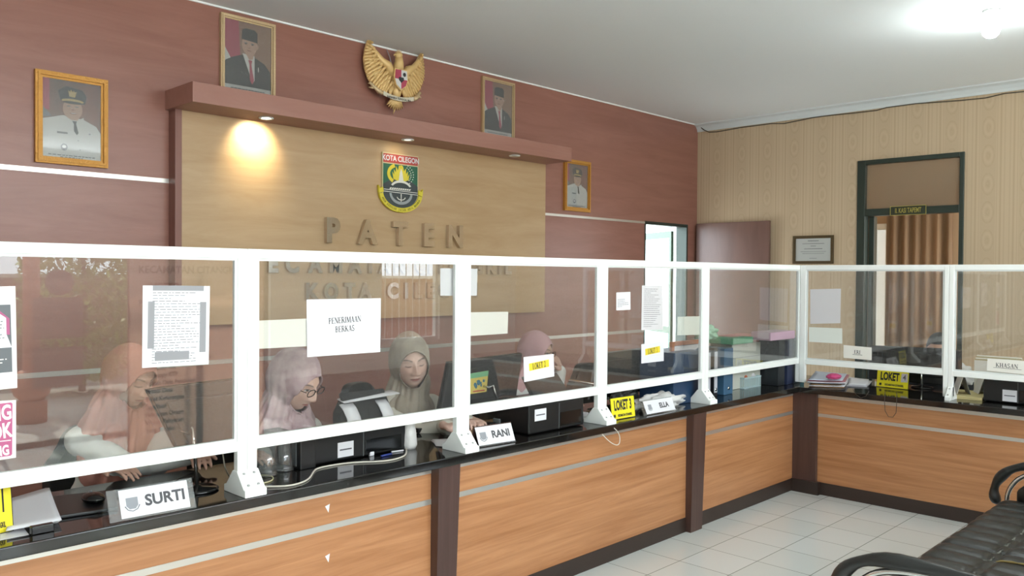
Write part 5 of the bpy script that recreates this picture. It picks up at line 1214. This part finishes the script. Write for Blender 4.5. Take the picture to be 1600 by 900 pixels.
def person(label, head, yaw, pitch, roll, byaw, eyes, skin, shirt, hijab, hands, lean=.10, hcol2=None, glasses=False, hair=None, zsh=None, wrist_up=None, cape=1.0, sc=1.06):
    H = Vector(head); by = math.radians(byaw); fwd = Vector((math.cos(by), math.sin(by), 0)); rt = Vector((math.sin(by), -math.cos(by), 0))
    Rh = (Matrix.Rotation(math.radians(yaw)-PI/2, 4, 'Z') @ Matrix.Rotation(-math.radians(pitch), 4, 'X') @ Matrix.Rotation(math.radians(roll), 4, 'Y')); TH = Matrix.Translation(H) @ Rh @ Matrix.Scale(sc, 4)
    neck = TH @ Vector((0, -.025, -.10)); sh_z = zsh or (H.z-.245); base = H-fwd*(.03+lean*.4); base.z = sh_z
    pel = Vector((base.x, base.y, .585))-fwd*(lean*1.0)
    t = thing('person', label, 'person', (pel.x, pel.y, 0))
    sh = [base+rt*s*.165 for s in (-1, 1)]
    body = MB(); shirt_b = MB()
    def both(p0, r0, p1, r1, grow=.012): cap(body, p0, r0, p1, r1); cap(shirt_b, p0, r0+grow, p1, r1+grow)
    cap(body, neck+Vector((0, 0, .04)), .05, base+Vector((0, 0, .03)), .058)
    chest = base-Vector((0, 0, .14))-fwd*lean*.3; waist = (chest+pel)/2
    for c0, r0, c1, r1 in ((base, .085, chest, .105), (chest, .105, waist, .10), (waist, .10, pel, .12)):
        for s in (-1, 0, 1): o = rt*s*.06; both(c0+o, r0, c1+o, r1, .014)
    for s in (0, 1): both(base+Vector((0, 0, .0)), .075, sh[s]-Vector((0, 0, .01)), .058)
    # legs under the desk
    for s in (-1, 1):
        hip = pel+rt*s*.09-Vector((0, 0, .03)); kn = hip+fwd*.36; kn.z = .53; an = kn+fwd*.02; an.z = .09; toe = an+fwd*.12; toe.z = .035
        cap(body, hip, .082, kn, .056); cap(body, kn, .054, an, .036); cap(body, an, .036, toe, .030)
        both_l = MB()
    legs = MB()
    for s in (-1, 1):
        hip = pel+rt*s*.09-Vector((0, 0, .03)); kn = hip+fwd*.36; kn.z = .53; an = kn+fwd*.02; an.z = .13
        cap(legs, hip, .094, kn, .070); cap(legs, kn, .068, an, .056)
        cap(legs, pel, .12, hip, .10)
    # arms
    for s in (0, 1):
        wr = Vector(hands[s][0]); S_ = sh[s]-Vector((0, 0, .015)); mid = (S_+wr)/2; L1, L2 = .27, .24; dist = min((wr-S_).length, L1+L2-.01)
        if (wr-S_).length > L1+L2-.01: wr = S_+(wr-S_).normalized()*(L1+L2-.01); mid = (S_+wr)/2
        hgt = math.sqrt(max(.0004, L1*L1-(dist/2)**2)); dr = (wr-S_).normalized(); out = (Vector((0, 0, -1))*hands[s][2]+rt*(1 if s else -1)*.6); out = (out-dr*out.dot(dr)).normalized(); el = mid+out*hgt
        both(S_, .050, el, .040); cap(body, el, .038, wr, .025); cap(shirt_b, el, .051, wr-(wr-el).normalized()*.02, .040)
        hd = Vector(hands[s][1]); hand(body, wr, hd, hands[s][3], (1 if s else -1), hands[s][4])
    me = voxel(body, .0055, 2, 'body'); 
    sk = lin(skin); ca = me.color_attributes.new('Col', 'FLOAT_COLOR', 'POINT')
    ca.data.foreach_set('color', list(sk)*len(ca.data))
    vs, fs, cs = head_mesh(skin, eyes, '3a2c28', 'a8605a', hair)
    # ears
    em = MB(); em.v = []; 
    hm = bpy.data.meshes.new('h'); hm.from_pydata([tuple(TH @ Vector(v)) for v in vs], [], fs); c2 = hm.color_attributes.new('Col', 'FLOAT_COLOR', 'POINT')
    c2.data.foreach_set('color', np.array(cs).ravel())
    if hair:
        for s in (-1, 1): em.ball(TH @ Vector((s*.073, -.005, -.005)), (.012, .014, .028), 12, 8)
    bm = bmesh.new(); bm.from_mesh(me); bm.from_mesh(hm)
    if em.v:
        e2 = em.mesh('e', M_white); c3 = e2.color_attributes.new('Col', 'FLOAT_COLOR', 'POINT')
        c3.data.foreach_set('color', list(sk)*len(c3.data))
        bm.from_mesh(e2)
    me2 = bpy.data.meshes.new('body'); bm.to_mesh(me2); bm.free(); me2.materials.append(skinmat())
    flat_smooth(me2)
    link('body', me2, t, True)
    ms = mat('shirt_'+shirt, shirt, .85, bump=(16, .35, (1, 1, 1)))
    sm = voxel(shirt_b, .009, 3, 'shirt')
    NR = [v.normal.copy() for v in sm.vertices]; CO = [v.co.copy() for v in sm.vertices]
    sm.vertices.foreach_set('co', [x for c, n in zip(CO, NR) for x in c+n*(noise.noise(c*11)*.006+noise.noise(c*26)*.0025)])
    sm.materials.clear(); sm.materials.append(ms)
    flat_smooth(sm)
    link('shirt', sm, t, True)
    lm = voxel(legs, .012, 2, 'trousers'); lm.materials.clear(); lm.materials.append(mat('dark_trousers', '2f3033', .85)); link('trousers', lm, t, True)
    for s in (-1, 1):
        hip = pel+rt*s*.09; an = hip+fwd*.38; q = MB(); a0 = Vector((an.x, an.y, .045)); q.ball(a0, (.045, .045, .045)); q.ball(a0+fwd*.10-Vector((0, 0, .01)), .038); q.tube([a0, a0+fwd*.10-Vector((0, 0, .01))], [.044, .037], 12)
        vm = voxel(q, .009, 1, 'shoe'); vm.materials.clear(); vm.materials.append(M_black); link('shoe', vm, t, True)
    if hijab:
        q = MB()
        q.ball(TH @ Vector((0, -.012, .018)), 1, 28, 20); n0 = len(q.v)
        q.v = [tuple(TH @ Vector((0+.094*((Rh.inverted() @ (Vector(v)-(TH @ Vector((0, -.012, .018))))).x), -.012+.117*((Rh.inverted() @ (Vector(v)-(TH @ Vector((0, -.012, .018))))).y), .014+.132*((Rh.inverted() @ (Vector(v)-(TH @ Vector((0, -.012, .018))))).z)))) for v in q.v]
        cap(q, TH @ Vector((0, .02, -.085)), .070, TH @ Vector((0, -.03, -.10)), .082)
        cap(q, TH @ Vector((0, -.02, -.09)), .085, base+Vector((0, 0, .035)), .10)
        for s in (-1, 1):
            cap(q, TH @ Vector((s*.03, -.02, -.10)), .075, base+rt*s*.12*cape+Vector((0, 0, -.0)), .080)
            cap(q, base+rt*s*.12*cape, .080, base+rt*s*.125*cape+fwd*.03-Vector((0, 0, .13)), .070)
            cap(q, base+rt*s*.05+fwd*.05, .085, base+rt*s*.065+fwd*.075-Vector((0, 0, .24)), .062)
        cap(q, TH @ Vector((0, .01, -.11)), .07, base+fwd*.07-Vector((0, 0, .22)), .085)
        o = bpy.data.objects.new('tmp', q.mesh('tmp', M_white)); COL.objects.link(o)
        r = o.modifiers.new('r', 'REMESH'); r.mode = 'VOXEL'; r.voxel_size = .0055; r.use_smooth_shade = True
        s_ = o.modifiers.new('s', 'SMOOTH'); s_.iterations = 6; s_.factor = .5
        mm = evalmesh(o, 'hijab'); bpy.data.objects.remove(o)
        RhI = Rh.inverted(); 
        NR = [v.normal.copy() for v in mm.vertices]; CO = [v.co.copy() for v in mm.vertices]; OUT = []
        for vc, vn in zip(CO, NR):
            l_ = RhI @ (vc-H); a = math.atan2(l_.x, -l_.z+.0001 if l_.z < .0 else .02); b0 = math.atan2((vc-base).dot(rt), (vc-base).dot(fwd)+.001)
            wl = smooth_step(.02, -.09, l_.z)
            OUT.extend(vc+vn*(wl*(.006*math.sin(b0*11+3*noise.noise(vc*7))+.004*math.sin(b0*23+vc.z*30))+.0028*math.sin(l_.y*60+abs(l_.x)*34)*smooth_step(.09, .0, l_.z)+.003*noise.noise(vc*13)))
        mm.vertices.foreach_set('co', OUT)
        bm = bmesh.new(); bm.from_mesh(mm); TI = TH.inverted(); ca_, cb_, cz_ = .070, .090, -.014
        ins = {}
        for v in bm.verts:
            l_ = TI @ v.co; ins[v] = l_.y > .015 and (l_.x/ca_)**2+((l_.z-cz_)/cb_)**2 < 1 and l_.y < .2
        bmesh.ops.delete(bm, geom=[f_ for f_ in bm.faces if all(ins[v] for v in f_.verts)], context='FACES')
        for v in [v for v in bm.verts if v.is_boundary and not ins.get(v, False) or (v.is_boundary and ins.get(v, False))]:
            l_ = TI @ v.co; k = math.sqrt((l_.x/ca_)**2+((l_.z-cz_)/cb_)**2)
            if k > .2 and l_.y > 0: l_.x /= k; l_.z = cz_+(l_.z-cz_)/k; l_.y += .004; v.co = TH @ l_
        hm2 = bpy.data.meshes.new('headscarf'); bm.to_mesh(hm2); bm.free()
        hm2.materials.clear(); hm2.materials.append(hijab)
        flat_smooth(hm2)
        ho = link('headscarf', hm2, t, True); md = ho.modifiers.new('s', 'SOLIDIFY'); md.thickness = .005; md.offset = -1
    if glasses:
        q = MB(); 
        for s in (-1, 1):
            ring_ = [TH @ Vector((s*.032+.0225*math.copysign(abs(math.cos(a))**.7, math.cos(a)), .108-.1*abs(s*.032+.022*math.cos(a))**1.6*2, .010+.0145*math.copysign(abs(math.sin(a))**.75, math.sin(a)))) for a in [2*PI*k/20 for k in range(20)]]
            q.tube(ring_, .0021, 6, closed=True); q.tube([TH @ Vector((s*.055, .100, .014)), TH @ Vector((s*.066, .07, .013)), TH @ Vector((s*.074, .02, .010))], .0018, 6)
        q.tube([TH @ Vector((-.010, .110, .014)), TH @ Vector((0, .113, .016)), TH @ Vector((.010, .110, .014))], .002, 6)
        gl = q.build('glasses', M_blackgloss, t, True)
    return t, TH
def cloth(name, c1, c2, sc=22, bump=.2):
    return mat(name, c1, .9, var=(sc, c2, (1, 1, 1)), bump=(40, bump, (1, 1, 1)))
def at3(px, py, y): return AT(px, py, y=y)
# woman in dusty pink patterned scarf with glasses
h = at3(461, 597, 3.36)
person('woman in dusty pink patterned headscarf and glasses, looking down at the desk', h, 293, 24, 4, 285, 'open', 'dcb6a4', 'd9d6cf', cloth('dusty_pink_patterned_scarf', 'cbb4b4', 'a98a90', 16), 
       [((h.x-.34, 3.22, .84), (.2, -1, 0), 0.3, (0, 0, 1), .35), ((h.x+.36, 3.37, .85), (-.2, -1, 0), .2, (0, 0, 1), .35)], glasses=True, lean=.12, sc=1.13)
h = at3(641, 567, 3.50)
person('woman in grey-beige headscarf and pale blouse with lowered eyes', h, 246, 8, 5, 262, 'closed', 'dcb8a8', 'd2cec2', cloth('grey_beige_scarf', 'b0a595', '93877a', 9),
       [((h.x-.06, 3.16, .84), (.6, -1, 0), .5, (0, 0, 1), .4), ((h.x+.16, 3.16, .84), (-.5, -1, 0), .5, (0, 0, 1), .4)], lean=.06, cape=.45, sc=1.17)
h = at3(838, 553, 3.70)
person('woman in mauve pink headscarf and glasses behind the LOKET 2 sheet', h, 292, 4, -3, 272, 'open', 'c9a290', 'd4d6d4', cloth('mauve_pink_scarf', 'c9a3a8', 'bb949b', 3, .1),
       [((h.x-.15, 3.34, .84), (.2, -1, 0), .4, (0, 0, 1), .4), ((h.x+.13, 3.60, h.z-.10), (-.55, -.05, .8), .9, (.5, -.7, .2), 1.1)], glasses=True, lean=.06)
h = at3(203, 592, 3.66)
person('person in salmon headscarf and white blouse behind the left screen', h, 290, 20, 0, 268, 'closed', 'c59d8a', 'dcdcd8', cloth('salmon_scarf', 'cf9486', 'c28476', 4, .15),
       [((h.x-.20, 3.36, .84), (.3, -1, 0), .3, (0, 0, 1), .4), ((h.x+.18, 3.34, .84), (-.3, -1, 0), .3, (0, 0, 1), .4)], lean=.12)
h = AT(1467, 549, x=7.0)
person('person with dark hair in black top, half hidden behind the wide monitor', h, 193, 6, 0, 185, 'open', 'b58d78', '26282b', None,
       [((6.78, h.y-.2, .84), (-1, .1, 0), .4, (0, 0, 1), .4), ((6.78, h.y+.2, .84), (-1, -.1, 0), .4, (0, 0, 1), .4)], hair='1c1a1a', lean=.06, sc=1.12)
# hair volume for the dark-haired person
TH = Matrix.Translation(h) @ (Matrix.Rotation(math.radians(193)-PI/2, 4, 'Z') @ Matrix.Rotation(-math.radians(6), 4, 'X')) @ Matrix.Scale(1.12, 4)
q = MB(); q.ball((0, -.014, .020), (.083, .100, .114), 28, 20); q.v = [tuple(TH @ Vector(v)) for v in q.v]
o = bpy.data.objects.new('tmp', q.mesh('tmp', M_white)); COL.objects.link(o); cut = MB(); cut.ball((0, .10, -.030), (.068, .08, .118), 24, 18); cut.v = [tuple(TH @ Vector(v)) for v in cut.v]
co = bpy.data.objects.new('c', cut.mesh('c', M_white)); COL.objects.link(co); bo = o.modifiers.new('b', 'BOOLEAN'); bo.operation = 'DIFFERENCE'; bo.object = co
hm = evalmesh(o, 'hair'); bpy.data.objects.remove(o); bpy.data.objects.remove(co); hm.materials.clear(); hm.materials.append(mat('dark_hair', '1d1b1b', .5, bump=(90, .5, (1, 1, .1))))
flat_smooth(hm)
link('hair', hm, [o_ for o_ in COL.objects if o_.get('label', '').startswith('person with dark hair')][0], True)

ch = office_chair('empty black office chair behind the printer, between two seated women')
ch.location = (3.22, 4.28, 0); ch.rotation_euler = (0, 0, PI+.15); ch.scale = (1, 1, .84)
for (x, y, a, lab) in ((5.22, 4.05, PI-.2, 'empty black office chair behind the monitor with the silver edge'),):
    dup(ch, (x, y, 0), a, lab)

for pr_, by_, lab in [(o_, a_, l_) for o_, (a_, l_) in zip([o_ for o_ in COL.objects if o_.get('category') == 'person'], ((285, 'office chair under the woman in the dusty pink patterned headscarf'), (262, 'office chair under the woman in the grey-beige headscarf'), (272, 'office chair under the woman in the mauve pink headscarf'), (268, 'office chair under the person in the salmon headscarf'), (185, 'office chair under the person with dark hair and black top')))]:
    f_ = Vector((math.cos(math.radians(by_)), math.sin(math.radians(by_)), 0)); dup(ch, (pr_.location.x-f_.x*.03, pr_.location.y-f_.y*.03, 0), math.radians(by_)-PI/2, lab)

# ================================================================== OUTSIDE THE ENTRANCE (seen mirrored in the glass)
struct(MB().box(-14, 22, -26, YF-.2, -.16, -.02).build('ground_front', mat('pale_paving', 'c2beb6', .8, var=(2, 'b2ada4', (1, 1, 1)))))
struct(MB().box(-6, 30, YB+.16, 30, -.16, -.02).build('ground_back', mat('pale_concrete', 'd8d8d2', .8)))
struct(MB().box(-3, 10, -3.2, YF-.16, 2.95, 3.1).build('added_sun_block_roof', M_whitewall))  # unseen roof, added and sized to limit sun through the entrance
mcol = mat('terracotta_paint', 'c07a5c', .6)
def column(x, y, label):
    t = thing('porch_column', label, 'column', (x, y, -.02), group='terracotta porch columns')
    MB().lathe([(.15, 0), (.15, .22), (.13, .24)], (x, y, -.02), 24).build('plinth', mcol, t, True)
    MB().lathe([(.11, .24), (.17, .30), (.20, .40), (.17, .50), (.11, .56)], (x, y, -.02), 24).build('bulb', mcol, t, True)
    MB().lathe([(.085, .56), (.08, 2.5)], (x, y, -.02), 24).build('shaft', mcol, t, True)
    MB().lathe([(.12, 2.5), (.16, 2.6), (.16, 2.97)], (x, y, -.02), 24).build('capital', mcol, t, True)
column(2.78, -4.2, 'terracotta porch column with bulbous base, mirrored in the left screen'); column(-.6, -4.2, 'terracotta porch column outside the entrance, further from the counter'); column(6.1, -4.2, 'terracotta porch column outside the solid part of the entrance wall')
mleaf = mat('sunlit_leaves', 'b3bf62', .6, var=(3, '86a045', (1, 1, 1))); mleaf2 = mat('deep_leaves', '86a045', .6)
def bush(x, y, r, h, label, mt, n=4200):
    t = thing('garden_shrub', label, 'shrub', (x, y, -.02)); b_ = MB()
    for k in range(n):
        a = random.uniform(0, 2*PI); zz = random.uniform(.06, 1); rr_ = r*math.sqrt(random.random())*(.6+.5*math.sin(PI*zz)); c = Vector((x+rr_*math.cos(a), y+rr_*math.sin(a), h*zz)); d = Vector((random.uniform(-1, 1), random.uniform(-1, 1), random.uniform(-.6, 1))).normalized(); s_ = d.cross(Vector((0, 0, 1))); s_ = s_.normalized()*.03 if s_.length > .1 else Vector((.03, 0, 0))
        b_.add([c-s_, c+d*.09, c+s_, c-d*.05], [(0, 1, 2, 3)])
    o = b_.build('foliage', mt, t, True); MB().tube([(x, y, 0), (x+.05, y, h*.4), (x, y+.05, h*.75)], [.05, .04, .02], 8).build('stem', mat('bark', '6b5138', .8), t, True)
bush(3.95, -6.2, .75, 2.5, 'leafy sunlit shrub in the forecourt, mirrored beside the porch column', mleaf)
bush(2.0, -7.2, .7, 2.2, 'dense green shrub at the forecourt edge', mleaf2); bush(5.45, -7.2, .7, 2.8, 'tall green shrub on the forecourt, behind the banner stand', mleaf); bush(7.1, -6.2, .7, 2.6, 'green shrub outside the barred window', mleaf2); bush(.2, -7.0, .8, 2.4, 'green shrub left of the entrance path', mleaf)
lw = thing('garden_wall', 'low brown garden wall across the forecourt', 'wall', (3, -8.4, 0)); MB().box(-6, 14, -8.9, -8.7, -.02, 1.5).build('wall_body', mat('brown_garden_wall', '8a5c44', .8), lw, True); MB().box(-6, 14, -8.95, -8.65, 1.5, 1.56).build('coping', mat('pale_coping', 'c9c2b4', .8), lw, True)
# glazed entrance frame
ef = thing('door_3', None, None, (2, YF-.07, 0)); struct(ef)
b = MB()
for x in (-.6, .72, 2.05, 3.37, 4.66): b.box(x, x+.04, YF-.1, YF-.05, 0, 2.28)
b.box(-.6, 4.7, YF-.1, YF-.05, 2.24, 2.28); b.box(-.6, 4.7, YF-.1, YF-.05, 0, .05); b.build('door_frame', M_darkframe, ef, True)
MB().box(2.09, 3.37, YF-.08, YF-.075, .05, 2.24).build('glass_leaf', glassmat('entrance_glass', 'f6f8f6', 1.0), ef, True)
wn = thing('window_2', None, None, (6.65, YF-.07, .75)); struct(wn)
b = MB(); b.box(6.2, 6.24, YF-.1, YF-.04, .75, 2.3); b.box(7.11, 7.15, YF-.1, YF-.04, .75, 2.3); b.box(6.24, 7.11, YF-.1, YF-.04, 2.26, 2.3); b.box(6.24, 7.11, YF-.1, YF-.04, .75, .79)
for k in range(7): b.box(6.32+k*.11, 6.328+k*.11, YF-.09, YF-.08, .79, 2.26)
b.build('window_frame', M_white, wn, True)
mback = mat('sheet_back_mauve', '7d635c', .8)
def back_sheet(label, x0, x1, z0, z1, round_=False):
    t = thing('entrance_poster', label, 'poster', ((x0+x1)/2, YF-.07, z0))
    b_ = MB(); b_.prism(ell((x0+x1)/2, (z0+z1)/2, (x1-x0)/2, (z1-z0)/2, 24) if round_ else [(x0, z0), (x1, z0), (x1, z1), (x0, z1)], YF-.074, YF-.073, 1); b_.build('sheet', mback, t, True)
    e = MB(); cx, cz = (x0+x1)/2, (z0+z1)/2
    for s in ((0,) if round_ else (-1, 1)):
        e.tube([(cx+s*.12+.045*math.cos(k*PI/8), YF-.0725, cz+.045*math.sin(k*PI/8)) for k in range(16)], .004, 4, closed=True)
    e.build('printed_mark', mat('sheet_mark', '5f4b46', .8), t, True)
back_sheet('round seal sheet stuck high on the entrance glass', 2.46, 2.71, 1.38, 1.62, True); back_sheet('upper rectangular sheet stuck on the entrance glass', 2.36, 2.79, .98, 1.36); back_sheet('lower rectangular sheet stuck on the entrance glass', 2.36, 2.79, .53, .90)
# roll-up banner standing inside the entrance; its print shows through from behind
bn2 = thing('standing_banner', 'tall round-cornered standing banner about KECAMATAN CITANGKIL services', 'banner', (3.30, -1.35, 0))
bx0, bx1, by_ = 2.70, 3.92, -1.35
pl = [(bx0, .10), (bx1, .10), (bx1, 1.72)]+[(bx1-.18+.18*math.cos(a), 1.72+.18*math.sin(a)) for a in [PI/2*k/8 for k in range(1, 9)]]+[(bx0+.18-.18*math.sin(a), 1.72+.18*math.cos(a)) for a in [PI/2*k/8 for k in range(1, 9)]]
mb1 = mat('banner_film', 'dcc6b6', .6)
nt = mb1.node_tree; tr = nt.nodes.new('ShaderNodeBsdfTranslucent'); tr.inputs[0].default_value = lin('e8d2c2'); mxs = nt.nodes.new('ShaderNodeMixShader'); mxs.inputs[0].default_value = .65
nt.links.new(nt.nodes['Principled BSDF'].outputs[0], mxs.inputs[1]); nt.links.new(tr.outputs[0], mxs.inputs[2]); nt.links.new(mxs.outputs[0], nt.nodes['Material Output'].inputs[0])
MB().prism(pl, by_-.004, by_, 1).build('banner_sheet', mb1, bn2, True)
b = MB(); b.tube([(p_[0], by_-.002, p_[1]) for p_ in pl], .009, 6, closed=True); b.build('edge_tube', mat('banner_edge', 'b58468', .5), bn2, True)
MB().box(3.28, 3.34, by_-.05, by_-.01, 0, 1.6).build('pole', M_grey, bn2, True); MB().box(3.0, 3.62, by_-.2, by_+.2, 0, .02).build('base', M_grey, bn2, True)
# lettering faces +y but reads the other way round (printed on the far side)
def btxt(b_, s_, x, z_, size, al='LEFT'): put_text(b_, s_, FR((x, by_+.0015, z_), (1, 0, 0), (0, 0, 1)), size, .002, .9, al)
b = MB(); btxt(b, 'KECAMATAN CITANGKIL', 2.78, 1.62, .088); btxt(b, 'Pelayanan Administrasi', 2.78, 1.34, .07); btxt(b, 'Publik', 2.95, 1.2, .07)
for k, s_ in enumerate(('Surat Pengantar dari Kelurahan', 'Fotocopy KK', 'Fotocopy KTP', 'Rekam Data Penduduk', 'Mutasi Data', 'Surat Keterangan', 'Legalisasi', 'Pelayanan Umum', 'Waktu Pelayanan', 'Yang Berlaku')): btxt(b, s_, 2.84, .86-k*.066, .052)
b.build('lettering', mat('banner_print', '4f3a34', .7), bn2, True)
b = MB(); btxt(b, 'MOTTO', 2.88, 1.48, .075); btxt(b, 'HAK', 2.84, .98, .075); b.build('red_lettering', mat('banner_red_print', '9c3f38', .7), bn2, True)

bpy.data.scenes.remove(SCRATCH)
